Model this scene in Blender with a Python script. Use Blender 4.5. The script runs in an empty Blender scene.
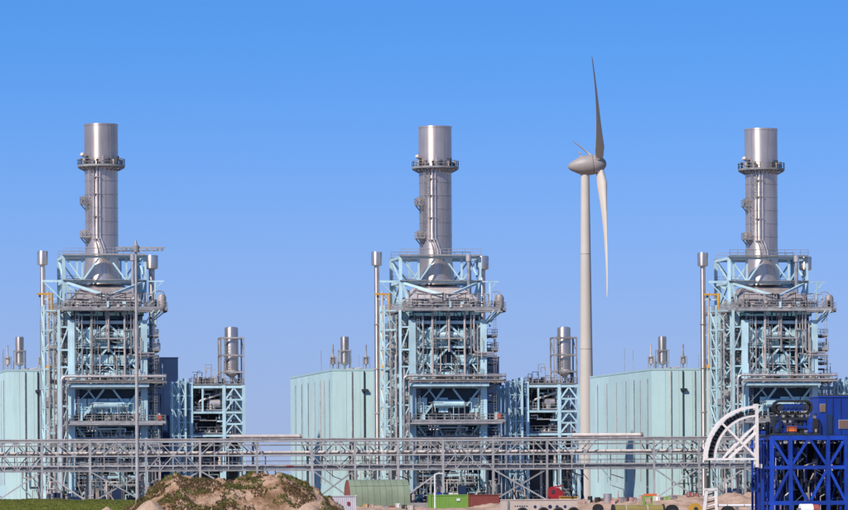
import bpy, math, random
from mathutils import Vector, Matrix, Quaternion
R = math.radians
rnd = random.Random(11)
scene = bpy.context.scene
COL = scene.collection

# ------------------------------------------------------------------ camera
F = 4505.0                      # focal length in photo pixels (848 wide)
YAW, ROLL, HC, YH = R(9.4), R(0.36), 2.2, 490.0
fwd = Vector((math.sin(YAW), math.cos(YAW), 0)); rgt0 = Vector((math.cos(YAW), -math.sin(YAW), 0)); up0 = Vector((0, 0, 1))
rgt = rgt0*math.cos(ROLL) - up0*math.sin(ROLL); upv = up0*math.cos(ROLL) + rgt0*math.sin(ROLL)
cam_d = bpy.data.cameras.new('camera'); cam = bpy.data.objects.new('camera', cam_d); COL.objects.link(cam)
cam_d.sensor_width = 36; cam_d.lens = 36*F/848; cam_d.shift_y = (YH-255)/848
cam_d.clip_start = 1; cam_d.clip_end = 60000
M3 = Matrix((rgt, upv, -fwd)).transposed()
cam.matrix_world = Matrix.Translation((0, 0, HC)) @ M3.to_4x4()
scene.camera = cam

def at(x, y, Y):                # the point on the plane of world depth Y that the survey sheet gives
    d = fwd*F + rgt*(x-424) + upv*(YH-y)
    return Vector((0, 0, HC)) + d*(Y/d.y)

# ------------------------------------------------------------------ world, sun, exposure
SUN_EL, SUN_AZ = R(43), R(36)   # azimuth to the left of the line behind the camera
to_sun = (-fwd*math.cos(SUN_AZ) - rgt0*math.sin(SUN_AZ))*math.cos(SUN_EL) + up0*math.sin(SUN_EL)
w = bpy.data.worlds.new('World'); scene.world = w; w.use_nodes = True
nt = w.node_tree; bg = nt.nodes['Background']
sky = nt.nodes.new('ShaderNodeTexSky'); sky.sky_type = 'NISHITA'; sky.sun_disc = False
sky.sun_elevation = SUN_EL; sky.sun_rotation = math.atan2(to_sun.x, to_sun.y)
sky.altitude = 0; sky.air_density = 1.0; sky.dust_density = 0.2; sky.ozone_density = 3.0
geo = nt.nodes.new('ShaderNodeTexCoord')
mp = nt.nodes.new('ShaderNodeMapping'); mp.inputs['Scale'].default_value = (1, 1, 1.6); mp.inputs['Location'].default_value = (0, 0, 0.20)
nt.links.new(geo.outputs['Generated'], mp.inputs['Vector']); nt.links.new(mp.outputs['Vector'], sky.inputs['Vector'])
hs = nt.nodes.new('ShaderNodeHueSaturation'); hs.inputs['Saturation'].default_value = 1.17; hs.inputs['Value'].default_value = 1.0
tint = nt.nodes.new('ShaderNodeMix'); tint.data_type = 'RGBA'; tint.blend_type = 'MULTIPLY'; tint.inputs['Factor'].default_value = 1
tint.inputs[7].default_value = (0.95, 1.08, 1.28, 1); nt.links.new(sky.outputs['Color'], tint.inputs[6])
nt.links.new(tint.outputs[2], hs.inputs['Color'])
sep = nt.nodes.new('ShaderNodeSeparateXYZ'); nt.links.new(geo.outputs['Generated'], sep.inputs[0])
hz = nt.nodes.new('ShaderNodeMapRange'); hz.interpolation_type = 'SMOOTHSTEP'; hz.inputs['From Min'].default_value = -0.02; hz.inputs['From Max'].default_value = 0.11
hz.inputs['To Min'].default_value = 1.0; hz.inputs['To Max'].default_value = 0.0; nt.links.new(sep.outputs['Z'], hz.inputs['Value'])
mxs = nt.nodes.new('ShaderNodeMix'); mxs.data_type = 'RGBA'; nt.links.new(hz.outputs['Result'], mxs.inputs['Factor'])
nt.links.new(hs.outputs['Color'], mxs.inputs[6]); mxs.inputs[7].default_value = (2.40, 2.78, 3.95, 1)   # thin lavender haze low over the horizon
nt.links.new(mxs.outputs[2], bg.inputs['Color'])
bg.inputs['Strength'].default_value = 0.15
sd = bpy.data.lights.new('sun', 'SUN'); sun = bpy.data.objects.new('sun', sd); COL.objects.link(sun)
sd.energy = 5.0; sd.angle = R(0.53); sd.color = (1, 0.94, 0.86)
sun.rotation_euler = to_sun.to_track_quat('Z', 'Y').to_euler(); sun.location = (0, 0, 300)
vs = scene.view_settings
vs.view_transform = 'Standard'; vs.look = 'None'; vs.exposure = 0.12; vs.gamma = 1.0; vs.use_curve_mapping = False

# ------------------------------------------------------------------ materials
MAT = {}
def mat(name, col, rough=0.55, metal=0.0, var=0.12, scale=0.6, bump=0.0, bscale=3.0, stain=None, stain_amt=0.0, stain_scale=(1, 1, 0.15), aniso=0.0):
    m = bpy.data.materials.new(name); m.use_nodes = True; n = m.node_tree.nodes; l = m.node_tree.links
    b = n['Principled BSDF']; b.inputs['Roughness'].default_value = rough; b.inputs['Metallic'].default_value = metal
    if aniso:                                                # rolled sheet: highlights stretch along the height
        tg = n.new('ShaderNodeTangent'); tg.direction_type = 'RADIAL'; tg.axis = 'Z'; l.new(tg.outputs['Tangent'], b.inputs['Tangent'])
        b.inputs['Anisotropic'].default_value = aniso; b.inputs['Anisotropic Rotation'].default_value = 0.25
    g = n.new('ShaderNodeNewGeometry')
    t = n.new('ShaderNodeTexNoise'); t.inputs['Scale'].default_value = scale; t.inputs['Detail'].default_value = 5
    l.new(g.outputs['Position'], t.inputs['Vector'])
    oi = n.new('ShaderNodeObjectInfo')
    mx = n.new('ShaderNodeMath'); mx.operation = 'MULTIPLY_ADD'; mx.inputs[1].default_value = 0.5
    l.new(oi.outputs['Random'], mx.inputs[0]); l.new(t.outputs['Fac'], mx.inputs[2])
    r = n.new('ShaderNodeMapRange'); r.inputs['From Min'].default_value = 0.4; r.inputs['From Max'].default_value = 1.1
    r.inputs['To Min'].default_value = 1-var*1.6; r.inputs['To Max'].default_value = 1+var
    l.new(mx.outputs[0], r.inputs['Value'])
    c = n.new('ShaderNodeMix'); c.data_type = 'RGBA'; c.blend_type = 'MULTIPLY'; c.inputs['Factor'].default_value = 1
    c.inputs[6].default_value = (*col, 1); l.new(r.outputs['Result'], c.inputs[7])
    out = c.outputs[2]
    if stain:
        mpn = n.new('ShaderNodeMapping'); mpn.inputs['Scale'].default_value = stain_scale
        l.new(g.outputs['Position'], mpn.inputs['Vector'])
        s = n.new('ShaderNodeTexNoise'); s.inputs['Scale'].default_value = 1.2; s.inputs['Detail'].default_value = 6; s.inputs['Roughness'].default_value = 0.7
        l.new(mpn.outputs['Vector'], s.inputs['Vector'])
        rr = n.new('ShaderNodeMapRange'); rr.inputs['From Min'].default_value = 0.5; rr.inputs['From Max'].default_value = 0.75
        rr.inputs['To Max'].default_value = stain_amt; l.new(s.outputs['Fac'], rr.inputs['Value'])
        c2 = n.new('ShaderNodeMix'); c2.data_type = 'RGBA'; l.new(rr.outputs['Result'], c2.inputs['Factor'])
        l.new(out, c2.inputs[6]); c2.inputs[7].default_value = (*stain, 1); out = c2.outputs[2]
    l.new(out, b.inputs['Base Color'])
    if bump:
        bt = n.new('ShaderNodeTexNoise'); bt.inputs['Scale'].default_value = bscale; bt.inputs['Detail'].default_value = 6
        l.new(g.outputs['Position'], bt.inputs['Vector'])
        bn = n.new('ShaderNodeBump'); bn.inputs['Strength'].default_value = bump; bn.inputs['Distance'].default_value = 0.3
        l.new(bt.outputs['Fac'], bn.inputs['Height']); l.new(bn.outputs['Normal'], b.inputs['Normal'])
    MAT[name] = m
    return m

mat('teal', (0.47, 0.645, 0.675), 0.45, 0, 0.16, 0.5, stain=(0.22, 0.235, 0.22), stain_amt=0.55)
mat('teal_casing', (0.48, 0.67, 0.70), 0.55, 0, 0.18, 0.4, stain=(0.2, 0.22, 0.22), stain_amt=0.35)
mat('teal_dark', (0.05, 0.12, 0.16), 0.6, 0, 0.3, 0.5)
mat('hall', (0.485, 0.655, 0.64), 0.6, 0, 0.07, 0.15, stain=(0.33, 0.42, 0.42), stain_amt=0.5, stain_scale=(0.6, 0.6, 0.05))
mat('hall_trim', (0.40, 0.55, 0.55), 0.6, 0, 0.1)
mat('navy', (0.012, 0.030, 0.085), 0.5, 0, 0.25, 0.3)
mat('galv', (0.33, 0.315, 0.305), 0.5, 0.15, 0.3, 0.8, stain=(0.20, 0.17, 0.15), stain_amt=0.4, stain_scale=(1, 1, 1))
mat('rackgrey', (0.35, 0.335, 0.325), 0.55, 0.1, 0.22, 0.7, stain=(0.16, 0.14, 0.13), stain_amt=0.35, stain_scale=(1, 1, 1))
mat('clad', (0.56, 0.495, 0.465), 0.38, 0.55, 0.3, 0.9, stain=(0.22, 0.17, 0.15), stain_amt=0.4, stain_scale=(1, 1, 0.6))
mat('drum_metal', (0.70, 0.60, 0.54), 0.40, 0.85, 0.12, 0.6, stain=(0.4, 0.34, 0.32), stain_amt=0.5, stain_scale=(2, 2, 0.2), aniso=0.8)
mat('warm', (0.40, 0.34, 0.315), 0.5, 0.1, 0.35, 0.9, stain=(0.12, 0.09, 0.08), stain_amt=0.5, stain_scale=(1, 1, 1))
mat('cream', (0.58, 0.49, 0.42), 0.6, 0, 0.2, 0.8, stain=(0.3, 0.22, 0.18), stain_amt=0.4, stain_scale=(1, 1, 1))
mat('stack', (0.70, 0.58, 0.505), 0.40, 0.78, 0.10, 0.35, stain=(0.28, 0.225, 0.195), stain_amt=0.75, stain_scale=(2.6, 2.6, 0.07), aniso=0.8)
mat('stack_seam', (0.46, 0.39, 0.35), 0.45, 0.7, 0.15)
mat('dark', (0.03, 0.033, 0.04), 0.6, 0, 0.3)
mat('shade_steel', (0.022, 0.042, 0.058), 0.6, 0, 0.35, 0.4)  # steel colour darkened to stand in for deep shade
mat('soot', (0.02, 0.018, 0.017), 0.9, 0, 0.2)
mat('grating', (0.20, 0.20, 0.21), 0.6, 0.4, 0.25)
mat('white', (0.78, 0.76, 0.73), 0.45, 0, 0.08, stain=(0.45, 0.36, 0.28), stain_amt=0.3)
mat('pale_lilac', (0.56, 0.51, 0.53), 0.6, 0, 0.12, stain=(0.35, 0.28, 0.25), stain_amt=0.4)
mat('quad_white', (0.80, 0.73, 0.67), 0.45, 0, 0.08, stain=(0.4, 0.25, 0.16), stain_amt=0.35, stain_scale=(2, 2, 2))
mat('turbine', (0.50, 0.44, 0.37), 0.6, 0, 0.05, 0.1)
mat('nacelle', (0.31, 0.265, 0.24), 0.5, 0, 0.08, 0.3)
mat('blue', (0.007, 0.048, 0.36), 0.45, 0, 0.25, 0.6, stain=(0.015, 0.03, 0.16), stain_amt=0.5, stain_scale=(1, 1, 0.5))
mat('yellow', (0.58, 0.30, 0.04), 0.5, 0, 0.1)
mat('orange', (0.75, 0.16, 0.03), 0.5, 0, 0.1)
mat('locker_red', (0.50, 0.085, 0.035), 0.55, 0, 0.15)
mat('red', (0.27, 0.012, 0.014), 0.45, 0, 0.15)
mat('brick_red', (0.28, 0.065, 0.045), 0.6, 0, 0.15, stain=(0.14, 0.04, 0.03), stain_amt=0.5)
mat('lime', (0.20, 0.36, 0.055), 0.55, 0, 0.12, stain=(0.14, 0.2, 0.05), stain_amt=0.4)
mat('shed_green', (0.19, 0.225, 0.14), 0.6, 0, 0.12, 0.5, stain=(0.24, 0.27, 0.18), stain_amt=0.5, stain_scale=(0.3, 1, 1))
mat('olive', (0.22, 0.17, 0.045), 0.55, 0, 0.25, stain=(0.12, 0.06, 0.02), stain_amt=0.6, stain_scale=(1, 1, 1))
mat('hull', (0.56, 0.44, 0.36), 0.6, 0, 0.12, stain=(0.3, 0.2, 0.13), stain_amt=0.5, stain_scale=(1, 1, 0.5))
mat('rubber', (0.015, 0.014, 0.014), 0.8, 0, 0.3)
mat('pink', (0.52, 0.27, 0.24), 0.6, 0, 0.2)
mat('glass', (0.03, 0.04, 0.05), 0.1, 0, 0.1)
mat('window_brown', (0.22, 0.13, 0.09), 0.2, 0, 0.2)
mat('concrete', (0.36, 0.34, 0.32), 0.85, 0, 0.15, bump=0.2)

def ground_mat(name, cols, scale=0.35, bump=0.5):
    m = bpy.data.materials.new(name); m.use_nodes = True; n = m.node_tree.nodes; l = m.node_tree.links
    b = n['Principled BSDF']; b.inputs['Roughness'].default_value = 0.95
    b.inputs['Specular IOR Level'].default_value = 0.1
    g = n.new('ShaderNodeNewGeometry'); t = n.new('ShaderNodeTexNoise'); t.inputs['Scale'].default_value = scale
    t.inputs['Detail'].default_value = 9; t.inputs['Roughness'].default_value = 0.68; l.new(g.outputs['Position'], t.inputs['Vector'])
    cr = n.new('ShaderNodeValToRGB'); e = cr.color_ramp.elements
    e[0].position = cols[0][0]; e[0].color = (*cols[0][1], 1); e[1].position = cols[-1][0]; e[1].color = (*cols[-1][1], 1)
    for p, c in cols[1:-1]:
        q = e.new(p); q.color = (*c, 1)
    l.new(t.outputs['Fac'], cr.inputs['Fac']); l.new(cr.outputs['Color'], b.inputs['Base Color'])
    t2 = n.new('ShaderNodeTexNoise'); t2.inputs['Scale'].default_value = 3.5; t2.inputs['Detail'].default_value = 8; l.new(g.outputs['Position'], t2.inputs['Vector'])
    bn = n.new('ShaderNodeBump'); bn.inputs['Strength'].default_value = bump; bn.inputs['Distance'].default_value = 0.4
    l.new(t2.outputs['Fac'], bn.inputs['Height']); l.new(bn.outputs['Normal'], b.inputs['Normal'])
    MAT[name] = m
ground_mat('ground', [(0.3, (0.16, 0.12, 0.08)), (0.5, (0.26, 0.19, 0.13)), (0.7, (0.10, 0.11, 0.04))], 0.05)
ground_mat('sand', [(0.32, (0.24, 0.15, 0.10)), (0.5, (0.40, 0.27, 0.19)), (0.7, (0.48, 0.34, 0.25))], 0.4)
ground_mat('mound', [(0.36, (0.15, 0.085, 0.04)), (0.47, (0.27, 0.155, 0.09)), (0.56, (0.42, 0.27, 0.18)), (0.7, (0.48, 0.32, 0.225))], 0.33, 0.9)
ground_mat('grass', [(0.3, (0.06, 0.08, 0.010)), (0.52, (0.12, 0.13, 0.02)), (0.7, (0.16, 0.135, 0.03))], 0.5)
ground_mat('pad', [(0.3, (0.24, 0.21, 0.18)), (0.7, (0.34, 0.30, 0.27))], 0.4, 0.2)
mat('weed_green', (0.10, 0.11, 0.017), 0.9, 0, 0.4, 0.8)
mat('weed_brown', (0.15, 0.09, 0.033), 0.9, 0, 0.4, 0.8)

# ------------------------------------------------------------------ mesh helpers
class MB:
    def __init__(s): s.v = []; s.f = []; s.sm = []
    def add(s, vs_, fs, smooth=False):
        o = len(s.v); s.v += [tuple(p) for p in vs_]
        for f in fs: s.f.append(tuple(i+o for i in f)); s.sm.append(smooth)
        return s
    def box(s, c, d):
        x, y, z = c; a, b, e = d[0]/2, d[1]/2, d[2]/2
        return s.add([(x+i*a, y+j*b, z+k*e) for k in (-1, 1) for j in (-1, 1) for i in (-1, 1)],
              [(0, 2, 3, 1), (4, 5, 7, 6), (0, 1, 5, 4), (2, 6, 7, 3), (0, 4, 6, 2), (1, 3, 7, 5)])
    def b6(s, x0, x1, y0, y1, z0, z1): return s.box(((x0+x1)/2, (y0+y1)/2, (z0+z1)/2), (x1-x0, y1-y0, z1-z0))
    def bar(s, p, q, w_, h_=None):
        h_ = h_ or w_; p = Vector(p); q = Vector(q); d = (q-p).normalized()
        u = Vector((0, 0, 1)) if abs(d.z) < 0.95 else Vector((0, 1, 0))
        a = d.cross(u).normalized()*(w_/2); b = a.cross(d).normalized()*(h_/2)
        vs_ = [t+i*a+j*b for t in (p, q) for j in (-1, 1) for i in (-1, 1)]
        return s.add(vs_, [(0, 2, 3, 1), (4, 5, 7, 6), (0, 1, 5, 4), (2, 6, 7, 3), (0, 4, 6, 2), (1, 3, 7, 5)])
    def tube(s, pts, r, n=8, caps=True):
        pts = [Vector(p) for p in pts]; rings = []; k = len(pts)
        rr = r if isinstance(r, (list, tuple)) else [r]*k
        t0 = (pts[1]-pts[0]).normalized(); u = Vector((0, 0, 1)) if abs(t0.z) < 0.9 else Vector((1, 0, 0))
        a = t0.cross(u).normalized()
        for i in range(k):
            if i == 0: t = t0
            elif i == k-1: t = (pts[i]-pts[i-1]).normalized()
            else: t = ((pts[i]-pts[i-1]).normalized()+(pts[i+1]-pts[i]).normalized()).normalized()
            a = (a - t*a.dot(t)).normalized(); b = t.cross(a)
            rings.append([pts[i]+(a*math.cos(2*math.pi*j/n)+b*math.sin(2*math.pi*j/n))*rr[i] for j in range(n)])
        o = len(s.v)
        for g in rings: s.v += [tuple(p) for p in g]
        for i in range(k-1):
            for j in range(n):
                s.f.append((o+i*n+j, o+i*n+(j+1) % n, o+(i+1)*n+(j+1) % n, o+(i+1)*n+j)); s.sm.append(True)
        if caps:
            s.f.append(tuple(o+j for j in reversed(range(n)))); s.sm.append(False)
            s.f.append(tuple(o+(k-1)*n+j for j in range(n))); s.sm.append(False)
        return s
    def lathe(s, prof, n=32, c=(0, 0, 0), caps=True):     # profile of (radius, z)
        o = len(s.v)
        for r, z in prof:
            for j in range(n):
                a = 2*math.pi*j/n; s.v.append((c[0]+r*math.cos(a), c[1]+r*math.sin(a), c[2]+z))
        for i in range(len(prof)-1):
            for j in range(n):
                s.f.append((o+i*n+j, o+i*n+(j+1) % n, o+(i+1)*n+(j+1) % n, o+(i+1)*n+j)); s.sm.append(True)
        if caps:
            s.f.append(tuple(o+j for j in reversed(range(n)))); s.sm.append(False)
            s.f.append(tuple(o+(len(prof)-1)*n+j for j in range(n))); s.sm.append(False)
        return s
    def rail(s, pts, h=1.1, t=0.07, step=1.6):            # guard rail along a path
        for a, b in zip(pts, pts[1:]):
            a = Vector(a); b = Vector(b); L = (b-a).length; k = max(1, round(L/step))
            for z in (h, h*0.55, 0.08): s.bar(a+Vector((0, 0, z)), b+Vector((0, 0, z)), t, t if z > 0.2 else 0.16)
            for i in range(k+1):
                p = a.lerp(b, i/k); s.bar(p, p+Vector((0, 0, h)), t)
        return s
    def build(s, name, m, parent=None, loc=(0, 0, 0), sharp=None):
        me = bpy.data.meshes.new(name); me.from_pydata(s.v, [], s.f); me.update()
        me.polygons.foreach_set('use_smooth', s.sm)
        me.materials.append(MAT[m]); me.validate()
        if True in s.sm and sharp is None: sharp = 38
        if sharp is not None: me.set_sharp_from_angle(angle=R(sharp))
        o = bpy.data.objects.new(name, me); COL.objects.link(o); o.parent = parent; o.location = loc
        return o

CUBES = {}
def B(name, parent, p, q, w_, h_, m):                      # one straight steel member, alike members share a mesh
    key = (name, m)
    if key not in CUBES:
        me = bpy.data.meshes.new(name); t = MB().box((0, 0, 0.5), (1, 1, 1)); me.from_pydata(t.v, [], t.f); me.update(); me.materials.append(MAT[m]); CUBES[key] = me
    p = Vector(p); q = Vector(q); d = q-p; L = d.length; d.normalize()
    u = Vector((0, 0, 1)) if abs(d.z) < 0.95 else Vector((0, 1, 0))
    a = d.cross(u).normalized(); b = d.cross(a).normalized()
    o = bpy.data.objects.new(name, CUBES[key]); COL.objects.link(o); o.parent = parent
    o.rotation_mode = 'QUATERNION'; o.rotation_quaternion = Matrix((a, b, d)).transposed().to_quaternion()
    o.location = p; o.scale = (w_, h_, L)
    return o
def thing(name, label, cat, loc=(0, 0, 0), group=None, rz=0):
    o = bpy.data.objects.new(name, None); COL.objects.link(o); o.location = loc; o.rotation_euler = (0, 0, rz); o.empty_display_size = 0.5
    o['label'] = label; o['category'] = cat
    if group: o['group'] = group
    return o
def tag(o, label, cat, group=None):
    o['label'] = label; o['category'] = cat
    if group: o['group'] = group
    return o
SMALL = ('pipe', 'valve', 'cabinet', 'pump', 'loop_pipe', 'local_cabinet', 'junction_box', 'roof_box', 'roof_pipe', 'wall_pipe', 'sampling_port', 'lightning_rod', 'casing_panel')
vary = random.Random(77)
def copy_tree(o, parent=None, kids=None):                  # no two units were fitted out quite alike
    c = o.copy(); COL.objects.link(c); c.parent = parent
    for ch in kids.get(o, ()):
        small = ch.name.split('.')[0] in SMALL
        if small and vary.random() < .22: continue
        k = copy_tree(ch, c, kids)
        if small and 'casing' not in ch.name and o.name.split('.')[0] != 'exhaust_stack': k.location.x += vary.uniform(-.5, .5)
    return c

# ------------------------------------------------------------------ ground
Y0 = 800.0
UX = [at(101, 124, Y0).x, at(435.0, 127, Y0).x, at(761, 128, Y0).x]
def sheet(name, m, x0, x1, y0, y1, z, nx=2, ny=2, fn=None):
    v = []; f = []
    for j in range(ny):
        for i in range(nx):
            x = x0+(x1-x0)*i/(nx-1); y = y0+(y1-y0)*j/(ny-1); v.append((x, y, z+(fn(x, y) if fn else 0)))
    for j in range(ny-1):
        for i in range(nx-1): a = j*nx+i; f.append((a, a+1, a+nx+1, a+nx))
    me = bpy.data.meshes.new(name); me.from_pydata(v, [], f); me.update(); me.materials.append(MAT[m])
    me.polygons.foreach_set('use_smooth', [True]*len(f))
    o = bpy.data.objects.new(name, me); COL.objects.link(o); return o
g = sheet('ground', 'ground', -15000, 15000, -200, 30000, -1.0); g['kind'] = 'structure'
pd = MB().b6(-40, 330, 752, 905, -1.3, 0.0).build('plant_pavement', 'pad'); pd['kind'] = 'structure'

# ================================================================== one generating unit (local x, y about the stack axis)
unit_things = []
def U(name, label, cat, x, y, z=0, group=None):
    t = thing(name, label, cat, (UX[0]+x, Y0+y, z), group); unit_things.append(t); return t

# ---- exhaust stack
def build_stack():
    s = U('exhaust_stack', 'tall round metal exhaust stack with a ring platform, {n} of three', 'chimney', 0, 0, 39.0, 'exhaust stacks of the three boilers')
    base = 39.0; top = 67.6-base; r = 2.93
    MB().lathe([(3.45, 0.0), (3.35, 1.2), (2.98, 4.4), (r, 5.2), (r, 21.0)], 72).build('lower_shaft', 'stack', s)
    MB().lathe([(r+0.06, 21.3), (r+0.06, top-0.35), (r+0.12, top-0.3), (r+0.12, top), (r-0.12, top), (r-0.12, top-2)], 72, caps=False).build('upper_shaft', 'stack', s)
    MB().lathe([(r-0.13, top-2.0), (0.05, top-2.0)], 40).build('flue', 'soot', s)
    for z in (6.4, 8.8, 11.2, 13.6, 16.0, 18.4, 23.6, 26.0):
        MB().lathe([(r+0.01, z), (r+0.06, z+0.02), (r+0.06, z+0.05), (r+0.01, z+0.07)], 48, caps=False).build('seam_band', 'stack_seam', s)
    MB().lathe([(3.55, -0.25), (3.8, -0.2), (3.8, 0.0), (3.55, 0.05)], 48).build('base_flange', 'dark', s)
    # ring platform
    rp = MB().lathe([(r+0.1, 20.9), (4.25, 21.0), (4.25, 21.2), (r+0.1, 21.2)], 24, caps=False).build('ring_platform', 'galv', s)
    for k in range(24):
        a = 2*math.pi*k/24; B('bracket', rp, (r*math.cos(a), r*math.sin(a), 20.3), (4.1*math.cos(a), 4.1*math.sin(a), 20.9), 0.1, 0.16, 'galv')
    pts = [(4.2*math.cos(2*math.pi*k/24), 4.2*math.sin(2*math.pi*k/24), 21.2) for k in range(25)]
    MB().rail(pts, 1.15, 0.075, 1.1).build('railing', 'galv', rp)
    for k in range(11):
        a = -math.pi*(0.05+0.09*k); q = 3.6
        MB().lathe([(0.16, 0), (0.16, 0.7), (0.25, 0.72), (0.25, 1.0+0.3*(k % 3))], 8, (q*math.cos(a), q*math.sin(a), 21.2)).build('sampling_port', 'warm' if k % 2 else 'dark', rp)
    MB().bar((-3.2, -1.2, 21.2), (-3.2, -1.2, 23.2), 0.3).bar((-3.2, -1.2, 23.0), (-3.6, -1.5, 23.2), 0.7, 0.5).build('warning_lamp', 'cream', rp)
    # two small side platforms with a caged ladder between them
    for z, aw in ((14.3, 0), (8.3, 0.5)):
        sp = MB().b6(-3.9, -2.3, -1.9-aw, -0.2, z, z+0.12).build('side_platform', 'galv', s)
        MB().rail([(-2.4, -1.9-aw, z+.12), (-3.85, -1.9-aw, z+.12), (-3.85, -0.25, z+.12)], 1.1, 0.08, 0.8).build('railing', 'galv', sp)
        MB().bar((-3.0, -0.8, z-.9), (-3.8, -1.2, z), 0.15).bar((-2.6, -1.5, z-.9), (-3.4, -1.8, z), 0.15).build('strut', 'galv', sp)
        MB().b6(-3.6, -3.1, -1.5, -0.8, z+0.12, z+1.5).build('instrument_box', 'warm', sp)
    def ladder(x, y, z0, z1):
        m = MB(); m.bar((x-.25, y, z0), (x-.25, y, z1), 0.06).bar((x+.25, y, z0), (x+.25, y, z1), 0.06)
        z = z0
        while z < z1: m.bar((x-.25, y, z), (x+.25, y, z), 0.05); z += 0.6
        z = z0+2
        while z < z1:
            for k in range(5):
                a0 = math.pi+math.pi*k/5; a1 = math.pi+math.pi*(k+1)/5
                m.bar((x+.4*math.cos(a0), y+.7*math.sin(a0), z), (x+.4*math.cos(a1), y+.7*math.sin(a1), z), 0.05)
            z += 1.2
        for k in range(5):
            a0 = math.pi+math.pi*k/4; m.bar((x+.4*math.cos(a0), y+.7*math.sin(a0), z0+2), (x+.4*math.cos(a0), y+.7*math.sin(a0), z1), 0.04)
        m.build('caged_ladder', 'galv', s)
    ladder(-2.2, -2.25, 14.4, 21.5); ladder(-2.5, -1.9, 8.4, 15.0)
    # pipes running down the front, kinked near the foot
    for x, k, rr in ((-1.05, 0.9, 0.17), (-0.55, 0.8, 0.13), (-1.55, 0.6, 0.1)):
        y = -math.sqrt(max(0.1, r*r-x*x))-0.28
        MB().tube([(x, y, 20.8), (x, y, 8.4), (x+k*0.5, y-0.15, 7.4), (x+k, y-0.3, 6.0), (x+k, y-0.3, 5.2)], rr, 8).build('pipe', 'clad', s)
        for z in (8, 12, 16, 19): MB().b6(x-rr-.1, x+rr+.1, y-rr-.05, y+.3, z, z+0.15).build('pipe_clamp', 'stack_seam', s)
    return s
build_stack()

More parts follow.
